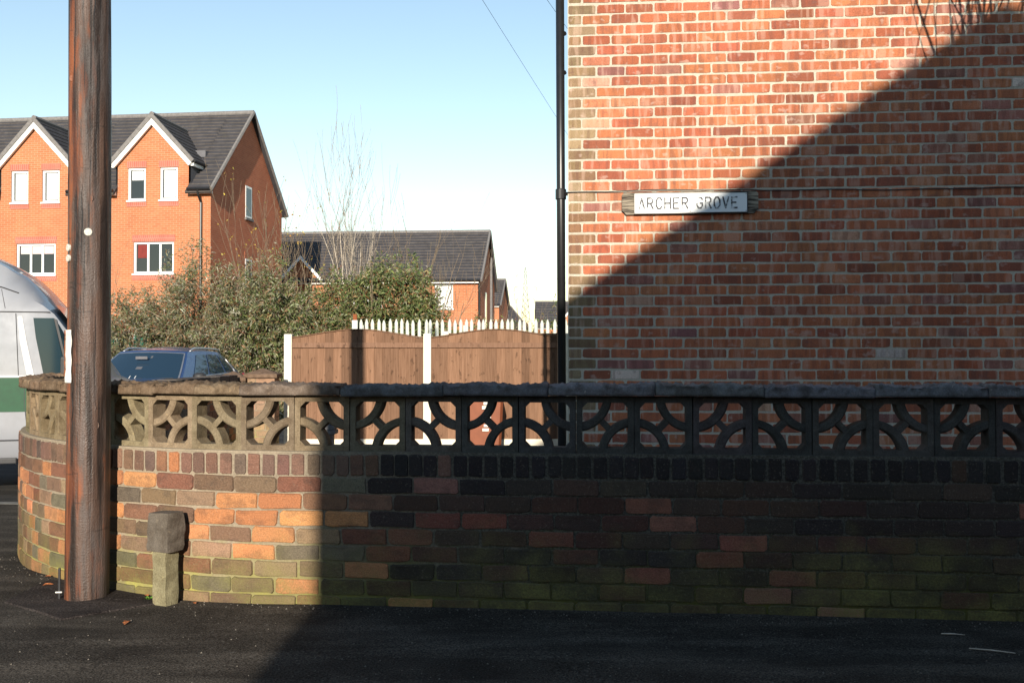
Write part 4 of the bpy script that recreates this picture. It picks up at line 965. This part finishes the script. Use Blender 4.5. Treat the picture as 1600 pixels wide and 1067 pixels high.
for gi_, xc in enumerate((-2.10, -6.48)):
    for k, s_ in enumerate((-.60, .58)):
        a = xc + s_ - .32; bl = [('blind', 1.0)] if not (gi_ == 0 and k == 0) else [('blind', .35)]
        window(ha, a, a + .64, 6.95, 8.08, 1, bl); band(ha, a - .04, a + .68, 8.082, 8.31); band(ha, a - .04, a + .68, 6.73, 6.905)
    a = xc - .70
    window(ha, a, a + 1.47, 4.40, 5.50, 3, [('pink', .30)] * 3 if gi_ else [('red', .5), None, None]); band(ha, a - .05, a + 1.52, 5.502, 5.74); band(ha, a - .05, a + 1.52, 4.17, 4.355)
    window(ha, xc - .7, xc + .77, 1.1, 2.3, 3)
part('porch_canopy', MB().box(-5.6, -4.3, -1.0, -.02, 2.75, 2.95), 'white', ha, 0.02)
dpp = part('downpipe', MB().tube([(-.34, -.30, EA - .18), (-.34, -.26, EA - .35), (-.32, -.08, EA - .6), (-.32, -.08, .1)], .04, 8), 'black', ha)
for (y, z0, z1) in ((3.3, 6.75, 7.95), (3.3, 4.1, 5.2)):
    w_ = part('window', MB().box(-.05, .012, y - .30, y + .30, z0, z1), 'white', ha); part('pane', MB().box(.013, .018, y - .22, y + .22, z0 + .08, z1 - .08), 'glass', w_); part('sill', MB().box(0.002, .07, y - .36, y + .36, z0 - .1, z0 - .01), 'verge', w_)
    part('brick_band', MB().box(.001, .012, y - .36, y + .36, z1 + .002, z1 + .26), 'bf_y', ha)

def simple_house(name, loc, rz, W, D, E, Rg, label, rows_=16, wins=()):
    h = empty(name, loc, rz); tag(h, label, 'house')
    part('front_wall', holed(-W, 0, 0, E, [w[:4] for w in wins]), 'bf_x', h, fix=False); part('rear_wall', MB().add([(-W, D, 0), (0, D, 0), (0, D, E), (-W, D, E)], [(3, 2, 1, 0)]), 'bf_x', h, fix=False)
    for w in wins: window(h, *w[:4], *w[4:])
    for x in (0, -W): part('gable_wall', MB().add([(x, .001, 0), (x, D - .001, 0), (x, D - .001, E - .02), (x, D / 2, Rg - .03), (x, .001, E - .02)], [(0, 1, 2, 3, 4)]), 'bf_y', h)
    m = MB(); sl = (Rg - E) / (D / 2); o = .30
    tiles(m, (-W - .1, -o, E - sl * o), (.14, -o, E - sl * o), (.14, D / 2, Rg), (-W - .1, D / 2, Rg), rows_, .035); tiles(m, (.14, D + o, E - sl * o), (-W - .1, D + o, E - sl * o), (-W - .1, D / 2, Rg), (.14, D / 2, Rg), rows_, .035)
    r = part('roof', m, 'roof', h, fix=False); part('ridge_tiles', MB().tube([(-W - .1, D / 2, Rg), (.16, D / 2, Rg)], .10, 8), 'verge', r)
    part('verge', MB().tube([(.15, -o, E - sl * o), (.15, D / 2, Rg + .02)], .065, 6).tube([(.15, D + o, E - sl * o), (.15, D / 2, Rg + .02)], .065, 6), 'verge', r)
    part('fascia', MB().box(-W, .02, -.24, -.04, E - .32, E - .14), 'white', h); part('gutter', MB().tube([(-W, -.33, E - .19), (.1, -.33, E - .19)], .06, 8), 'black', h)
    return h
hb = simple_house('two_storey_house', (-1.56, 45.0, -0.3), -R(5), 13.0, 7.0, 5.26, 7.82, 'two storey orange brick house with long grey roof behind the green bush', 17, [(-2.08, -1.22, 3.75, 4.92, 1, [('blind', 1.0)]), (-6.0, -4.6, 3.75, 4.9, 2), (-2.3, -1.0, .9, 2.2, 2)])
part('downpipe', MB().tube([(.02, -.06, 5.1), (.02, -.06, .1)], .05, 8), 'black', hb); part('gable_pipe', MB().tube([(.08, 4.6, 6.6), (.08, 4.6, .1)], .07, 8), 'verge', hb)
w_ = part('window', MB().box(-.05, .015, 2.6, 3.2, 2.9, 4.7), 'white', hb); part('pane', MB().box(.016, .02, 2.67, 3.13, 2.97, 4.63), 'glass', w_)
gb_ = MB().add([(-9.55, -.05, 4.6), (-7.5, -.05, 4.6), (-7.5, -.05, 5.15), (-8.5, -.05, 6.18), (-9.55, -.05, 5.15)], [(0, 1, 2, 3, 4)]); dm = part('dormer', gb_, 'bf_x', hb, fix=False)
dr = MB(); tiles(dr, (-7.3, -.2, 5.0), (-7.3, 2.4, 5.0), (-8.5, 2.4, 6.3), (-8.5, -.2, 6.3), 7); tiles(dr, (-9.7, 2.4, 5.0), (-9.7, -.2, 5.0), (-8.5, -.2, 6.3), (-8.5, 2.4, 6.3), 7); part('dormer_roof', dr, 'roof', dm, fix=False)
bb = MB()
for s_ in (-1, 1): bb.prism([(-8.5 + s_ * .001, 6.12), (-8.5 + s_ * .001, 6.30), (-8.5 + s_ * 1.25, 4.98), (-8.5 + s_ * 1.13, 4.92)], -.26, -.18)
part('barge_board', bb, 'white', dm)
hb2 = simple_house('two_storey_house', (-14.6, 46.2, -0.3), -R(5), 9.0, 7.0, 5.3, 7.9, 'left hand neighbour of the long grey roofed house, mostly behind bare saplings', 17)
hc = simple_house('gable_house', (-0.95, 70.0, -0.4), -R(5), 5.0, 7.0, 5.5, 7.45, 'small red brick gable house peeping out right of the long grey roof', 12)
hd = simple_house('distant_house', (1.5, 98.0, -0.5), R(30), 4.6, 7.0, 4.6, 6.9, 'distant grey roofed house below the left of the pylon', 10)
he = simple_house('distant_house', (7.0, 92.0, -0.5), R(0), 4.6, 7.5, 4.6, 7.1, 'distant grey roofed house next to the downpipe', 10)
pg = MB().add([(-2.6, -.6, 0), (-.4, -.6, 0), (-.4, -.6, 4.6), (-1.5, -.6, 5.9), (-2.6, -.6, 4.6)], [(0, 1, 2, 3, 4)]); pgo = part('porch_gable', pg, 'bf_x', he, fix=False)
bb = MB()
for s_ in (-1, 1): bb.prism([(-1.5 + s_ * .001, 5.85), (-1.5 + s_ * .001, 6.1), (-1.5 + s_ * 1.3, 4.55), (-1.5 + s_ * 1.15, 4.45)], -.78, -.62)
part('barge_board', bb, 'white', pgo)

# electricity pylon
py = empty('electricity_pylon', (5.6, 400.0, -1.0)); tag(py, 'faint distant electricity pylon on the skyline left of the downpipe', 'pylon')
m = MB(); Hh = 39.0
def wid(z): return lerp(3.6, .9, min(1, z / 27)) if z < 27 else lerp(.9, .25, (z - 27) / 12)
lv = [0, 5, 9.5, 13.5, 17, 20, 22.5, 25, 27.5, 30, 32.5, 35, 37, Hh]
for i in range(len(lv) - 1):
    a, b = lv[i], lv[i + 1]; A, B = wid(a), wid(b)
    ca = [(-A, -A, a), (A, -A, a), (A, A, a), (-A, A, a)]; cb = [(-B, -B, b), (B, -B, b), (B, B, b), (-B, B, b)]
    for k in range(4):
        m.tube([ca[k], cb[k]], .13, 4); m.tube([ca[k], cb[(k + 1) % 4]], .08, 4); m.tube([ca[(k + 1) % 4], cb[k]], .08, 4); m.tube([cb[k], cb[(k + 1) % 4]], .05, 4)
part('lattice_tower', m, 'pylon', py)
for z, L in ((35.5, 3.6), (30.5, 4.6), (25.5, 3.8)):
    for s_ in (-1, 1):
        m = MB(); tip = (s_ * L, 0, z)
        for q in ((s_ * wid(z), -wid(z), z), (s_ * wid(z), wid(z), z), (s_ * wid(z + 1.4), 0, z + 1.5)): m.tube([q, tip], .08, 4)
        m.tube([tip, (s_ * L, 0, z - 1.6)], .10, 5); part('cross_arm', m, 'pylon', py)

# ------------------------------------------------------------------ bushes and saplings
def grow(m, p, d, L, r, depth, spread=0.5, up=0.15, nseg=5, kids=(2, 4), tips=None, minr=0.0025, rs=None):
    pts = [p.copy()]; rad = [r]; q = p.copy(); dd = d.normalized()
    for i in range(nseg):
        dd = (dd + Vector((rnd(-1, 1), rnd(-1, 1), rnd(-1, 1))) * 0.11 + Vector((0, 0, up * .3))).normalized()
        q = q + dd * L / nseg; pts.append(q.copy()); rad.append(max(minr, r * (1 - .72 * (i + 1) / nseg)))
    m.tube(pts, rad, 5 if r > .012 else 3, cap=False)
    if tips is not None: tips.append((q.copy(), dd.copy()))
    if depth <= 0: return
    for k in range(random.randint(*kids)):
        i = random.randint(max(1, nseg // 3), nseg); f = rad[i]
        nd = (dd * 0.8 + Vector((rnd(-1, 1), rnd(-1, 1), rnd(-.3, .9))) * spread * 1.3 + Vector((0, 0, up))).normalized()
        grow(m, pts[i], nd, L * rnd(.45, .68), max(minr, f * .72), depth - 1, spread, up, max(3, nseg - 1), kids, tips, minr)
def leaves(m, c, d, n, L, wd, spread, pal, droop=0.3):
    for k in range(n):
        f = rnd(0, 1); base = c + d * (f - .5) * spread * 1.6 + Vector((rnd(-1, 1), rnd(-1, 1), rnd(-1, 1))) * spread * .45
        ax = (d * .55 + Vector((rnd(-1, 1), rnd(-1, 1), rnd(-1, 1) - droop))).normalized(); s_ = ax.cross(Vector((rnd(-1, 1), rnd(-1, 1), rnd(-1, 1))))
        if s_.length < .05: continue
        s_.normalize(); l = L * rnd(.6, 1.3); w_ = wd * rnd(.7, 1.3); nn = ax.cross(s_) * w_ * .35
        cc = vary(pick(pal), .25, .08)
        o = len(m.v); mid = base + ax * l * .5
        m.v += [tuple(base), tuple(mid + s_ * w_ / 2 + nn), tuple(base + ax * l - Vector((0, 0, l * .15))), tuple(mid - s_ * w_ / 2 + nn)]; m.c += [cc] * 4
        m.f.append((o, o + 1, o + 2)); m.f.append((o, o + 2, o + 3))
def bush(name, label, lobes, n_cl, n_lf, L, wd, pal, ground=-0.3, group='bushes behind the car and fence', stems=10, spread=.22, tipleaf=None):
    cx = sum(l[0] for l in lobes) / len(lobes); cy = sum(l[1] for l in lobes) / len(lobes)
    b = empty(name, (cx, cy, ground)); tag(b, label, 'bush', group); org = Vector((cx, cy, ground))
    fm = MB(); sm_ = MB(); tot = sum(l[3] * l[5] for l in lobes)
    for (x, y, z, rx, ry, rz) in lobes:
        k = int(n_cl * rx * rz / tot)
        for i in range(k):
            v = Vector((random.gauss(0, 1), random.gauss(0, 1), random.gauss(0, 1))).normalized()
            if v.y > .35: v.y = -v.y
            lump = 1 + .34 * noise.noise(v * 2.6 + Vector((x, y, z))) + .18 * noise.noise(v * 6 + Vector((x, 0, 0)))
            rr = lump * (rnd(.0, 1) ** .35) * rnd(.80, 1.04)
            c = Vector((x + v.x * rx * rr, y + v.y * ry * rr, z + v.z * rz * rr))
            if c.z < ground + .1: c.z = ground + rnd(.1, .6)
            d = (v + Vector((rnd(-.6, .6), rnd(-.6, .6), rnd(-.2, .9)))).normalized()
            if noise.noise(c * 1.7) < -.30 and random.random() < .8: continue
            kk = rnd(.7, 1.35); leaves(fm, c - org, d, n_lf, L * kk, wd * kk, spread, pal)
            if i % 5 == 0: sm_.tube([c - org - d * .5, c - org + d * rnd(.1, .35)], [.012, .004], 3, cap=False)
    for i in range(stems):
        x, y, z, rx, ry, rz = random.choice(lobes); p = Vector((x + rnd(-.5, .5) * rx, y + rnd(-.2, .4), ground)) - org
        grow(sm_, p, Vector((rnd(-.4, .4), rnd(-.2, .2), 1)), (z + rz * .6 - ground), .035, 2, .5, .2)
    fo = part('foliage', fm, 'leaf', b, fix=False); part('stems', sm_, 'bark', b, fix=False)
    return b
random.seed(21)
BUD = [((0.25, 0.235, 0.155), 28), ((0.33, 0.31, 0.225), 15), ((0.15, 0.16, 0.070), 30), ((0.28, 0.175, 0.095), 16), ((0.10, 0.12, 0.05), 20), ((0.45, 0.42, 0.33), 3), ((0.15, 0.07, 0.035), 8)]
GRN = [((0.105, 0.140, 0.045), 34), ((0.165, 0.195, 0.065), 24), ((0.065, 0.090, 0.030), 16), ((0.26, 0.19, 0.09), 14), ((0.27, 0.28, 0.155), 12), ((0.16, 0.075, 0.03), 9), ((0.30, 0.30, 0.20), 3)]
bush('buddleia_bush', 'straggly grey brown bush behind the blue car, in front of the terraced house', [(-9.6, 25.8, 1.4, 1.6, 1.9, 1.9), (-8.3, 25.6, 2.0, 1.5, 1.9, 2.1), (-7.0, 25.8, 1.9, 1.3, 1.9, 2.0), (-11.2, 26.2, 1.0, 1.4, 1.5, 1.6), (-9.0, 24.9, .6, 2.2, 1.1, 1.0), (-7.0, 24.9, .6, 1.6, 1.1, 1.1)], 3300, 30, .115, .023, BUD)
bush('buddleia_bush', 'mixed grey and green bush between the car and the fence post', [(-6.3, 25.4, 1.7, 1.3, 1.7, 2.1), (-5.6, 25.6, 0.9, 1.4, 1.6, 1.6), (-5.2, 24.9, .5, 1.0, 1.0, 1.1)], 1700, 24, .125, .032, BUD[:5] + GRN)
bush('leafy_bush', 'leafy green bush rising behind the left end of the pale palisade', [(-4.6, 27.0, 1.8, 1.5, 1.4, 2.0), (-3.3, 27.2, 2.3, 1.35, 1.4, 1.9), (-2.6, 27.3, 1.6, 1.25, 1.3, 1.45), (-4.7, 26.0, 1.0, 1.0, 1.0, 1.3)], 2300, 22, .125, .038, GRN)
bush('low_bush', 'low scrubby bush showing over the palisade below the brick gable', [(-0.8, 28.5, 1.5, .8, .8, 1.0), (.0, 29.0, 1.5, .8, .7, .95), (.7, 29.2, 1.3, .6, .7, .9)], 210, 12, .13, .04, GRN + [((0.25, 0.10, 0.05), 20)], stems=8)
bush('low_bush', 'thin twiggy bush above the palisade beside the downpipe', [(1.25, 29.0, 1.6, .45, .6, 1.25)], 90, 10, .13, .04, GRN, stems=6)
def sapling(loc, H, label, lean=(0, 0), n=3, mat='bark', r=.035, kids=(4, 7), leafpal=None, group='bare saplings'):
    t = empty('sapling', loc); tag(t, label, 'tree', group)
    m = MB(); tips = []
    for k in range(n): grow(m, Vector((rnd(-.25, .25), rnd(-.2, .2), 0)), Vector((lean[0] + rnd(-.22, .22) * (k > 0), lean[1], 1)), H * (1 if k == 0 else rnd(.6, .9)), r * (1 if k == 0 else .8), 2, .52, .32, 8, kids, tips, .0045)
    part('trunk', m, mat, t, smooth=True, fix=False)
    if leafpal:
        f = MB()
        for (p, d) in tips:
            if random.random() < .3: leaves(f, p, d, 2, .09, .05, .12, leafpal)
        if f.v: part('leaves', f, 'leaf', t, fix=False)
    return t
YEL = [((0.45, 0.34, 0.06), 5), ((0.35, 0.20, 0.06), 4)]
random.seed(5)
sapling((-5.15, 28.2, -.3), 5.6, 'tallest bare sapling with pale trunk, standing left of the grey roof middle', n=2, mat='birch', r=.045, kids=(6, 9))
sapling((-4.55, 28.6, -.3), 5.0, 'bare pale sapling just right of the tallest one', n=2, mat='birch', r=.036, kids=(5, 8))
sapling((-7.3, 28.0, -.3), 4.3, 'slim sapling with few yellow leaves before the shaded gable wall', n=4, leafpal=YEL, kids=(4, 6))
sapling((-6.3, 28.3, -.3), 4.3, 'twiggy sapling near the back corner of the terraced house', n=4, leafpal=YEL, kids=(4, 6))
sapling((-3.3, 28.4, -.3), 3.9, 'bare sapling leaning right over the leafy green bush', lean=(.18, 0), n=4, kids=(4, 6))
sapling((-2.6, 28.8, -.3), 3.3, 'short bare sapling right of the leafy green bush', lean=(.25, 0), n=4, kids=(4, 6))

# ------------------------------------------------------------------ house and tree out of view that throw the shadows; rows added to dim the sky
bh = empty('unseen_house', (-1.01 - SUN_DX * 11.4, -6.5, -0.2)); tag(bh, 'brick house across the road behind the viewer, casting the large shadow', 'house')
tanE = math.tan(R(SUN_ELEV)); ev = 1.63 + 11.4 * tanE + 0.2; sl = 0.655; wv = 4.92; rg = ev + sl * wv
part('front_wall', MB().add([(0, 0, 0), (2 * wv, 0, 0), (2 * wv, 0, ev), (wv, 0, rg), (0, 0, ev)], [(0, 1, 2, 3, 4)]), 'bf_x', bh, fix=False)
part('rear_wall', MB().add([(0, -8, 0), (2 * wv, -8, 0), (2 * wv, -8, ev), (wv, -8, rg), (0, -8, ev)], [(4, 3, 2, 1, 0)]), 'bf_x', bh, fix=False)
for x in (0, 2 * wv): part('side_wall', MB().add([(x, -.001, 0), (x, -7.999, 0), (x, -7.999, ev), (x, -.001, ev)], [(0, 1, 2, 3)]), 'bf_y', bh, fix=False)
m = MB(); tiles(m, (-.02, .05, ev), (-.02, -8.05, ev), (wv, -8.05, rg), (wv, .05, rg), 18); tiles(m, (2 * wv + .02, -8.05, ev), (2 * wv + .02, .05, ev), (wv, .05, rg), (wv, -8.05, rg), 18); part('roof', m, 'roof', bh, fix=False)
for (a, z) in ((1.2, 1.0), (5.6, 1.0), (1.2, 3.8), (5.6, 3.8)): part('window', MB().box(a, a + 1.6, .003, .05, z + .2, z + 1.5), 'glass', bh)
FW = [(x_, x_ + 1.5, z_, z_ + 1.3, 2) for x_ in (-7.2, -3.2) for z_ in (1.0, 3.6)]
for k, nm in enumerate(('nearest', 'second', 'third', 'fourth')):  # unseen row added to block sky light and deepen the shade
    simple_house('unseen_house', (8.5 + 9.3 * k, -6.5, -0.2), math.pi, 9.2, 9.0, 5.6, 8.7, nm + ' terraced house added unseen to dim the sky light, right of the shadow casting house', 14, FW)
for k, nm in enumerate(('nearest', 'second', 'third', 'fourth')):  # second unseen row for blocking sky light, low enough to let the sun pass
    simple_house('unseen_house', (-12.0 - 10.5 * k, -27.0, -0.2), math.pi, 10.2, 9.0, 5.0, 7.7, nm + ' house added unseen to dim the sky light, set back left of the shadow casting house', 14, FW)
random.seed(40)
bt = empty('bare_tree', (3.84, 5.75, -0.2)); tag(bt, 'bare garden tree just right of the view whose twigs shadow the sunlit house wall', 'tree')
m = MB(); tips = []
grow(m, Vector((0, 0, 0)), Vector((-.02, 0, 1)), 3.5, .07, 0, .4, .2, 8)
for k, lx in enumerate((-.42, -.30, -.16, -.02, .16, -.36, -.08, .26)): grow(m, Vector((-.05, 0, 2.7 + .08 * k)), Vector((lx, rnd(-.12, .12), 1)), rnd(1.7, 2.5), .024, 2, .45, .25, 7, (4, 6), tips, .0035)
part('trunk', m, 'bark', bt, smooth=True, fix=False)

# ------------------------------------------------------------------ litter on the pavement
def dead_leaf(x, y, s_, label, mat='dleaf'):
    z = pave_z(x, y); m = MB(); L = .055 * s_; W = .034 * s_
    pts = [(-L, 0), (-.4 * L, -W), (.1 * L, -.55 * W), (.35 * L, -W * .9), (L, 0), (.35 * L, W * .8), (0, .5 * W), (-.5 * L, W)]
    vs = [(0, 0, .006)] + [(a, b, .004 + .35 * abs(b) + .012 * rnd(0, 1) * s_) for a, b in pts]
    m.add(vs, [(0, i, i % 8 + 1) for i in range(1, 9)])
    tag(part('fallen_leaf', m, mat, loc=(x, y, z + .002), rot=(0, 0, rnd(0, 6))), label, 'leaf', 'fallen leaves')
dead_leaf(-2.55, 5.30, .55, 'orange fallen leaf on the pavement just left of the pole'); dead_leaf(-1.82, 4.55, .5, 'orange fallen leaf lying on open pavement in front of the pole')
dead_leaf(-1.62, 4.92, .32, 'small tan fallen leaf right of the marker post'); dead_leaf(-1.93, 5.09, .35, 'curled leaf between the pole and the marker post'); dead_leaf(-2.66, 5.52, .35, 'small dead leaf at the foot of the curved wall')
wd_ = empty('weed', (-1.895, 5.02, pave_z(-1.895, 5.02))); tag(wd_, 'tiny green weed at the wall foot left of the marker post', 'weed')
for k in range(7):
    a = rnd(0, 6.3); L = rnd(.025, .045); d = Vector((math.cos(a), math.sin(a), rnd(.4, 1.2))).normalized(); s_ = d.cross(Vector((0, 0, 1))).normalized() * .009
    part('weed_leaf', MB().add([(0, 0, 0), tuple(d * L * .6 + s_), tuple(d * L), tuple(d * L * .6 - s_)], [(0, 1, 2), (0, 2, 3)]), 'weed', wd_, fix=False)
def twig(x, y, a, L, label):
    d = Vector((math.cos(a), math.sin(a), 0)); z = pave_z(x, y) + .006
    tag(part('twig', MB().tube([Vector((x, y, z)), Vector((x, y, z + .004)) + d * L * .5 + Vector((d.y, -d.x, 0)) * .006, Vector((x, y, z)) + d * L], [.003, .0035, .002], 5), 'birch'), label, 'twig', 'twigs on the pavement')
twig(1.98, 4.18, R(-22), .18, 'longer pale twig on the shaded pavement at right'); twig(1.95, 4.38, R(-12), .10, 'shorter pale twig nearest the wall at right')
gm = MB()
for k in range(900):
    x = rnd(-3.2, 3.2); y = rnd(3.6, 5.4)
    if in_garden(x, y + .12): continue
    if random.random() < .5: q_ = wall_at(rnd(-2.6, 4.2), -.012 - abs(random.gauss(0, .09)), 0)[0]; x, y = q_.x, q_.y
    if in_garden(x, y): continue
    z = pave_z(x, y); s_ = rnd(.0018, .0055); a = rnd(0, 6)
    q = [(x + s_ * rnd(.6, 1.4) * math.cos(a + i * 2.1), y + s_ * rnd(.6, 1.4) * math.sin(a + i * 2.1), z) for i in range(3)]
    gm.add(q + [(x, y, z + s_ * 1.1)], [(0, 1, 3), (1, 2, 3), (2, 0, 3)])
tag(part('pavement_grit', gm, 'grit'), 'fine grit and crumbs scattered over the pavement', 'grit', kind='stuff')
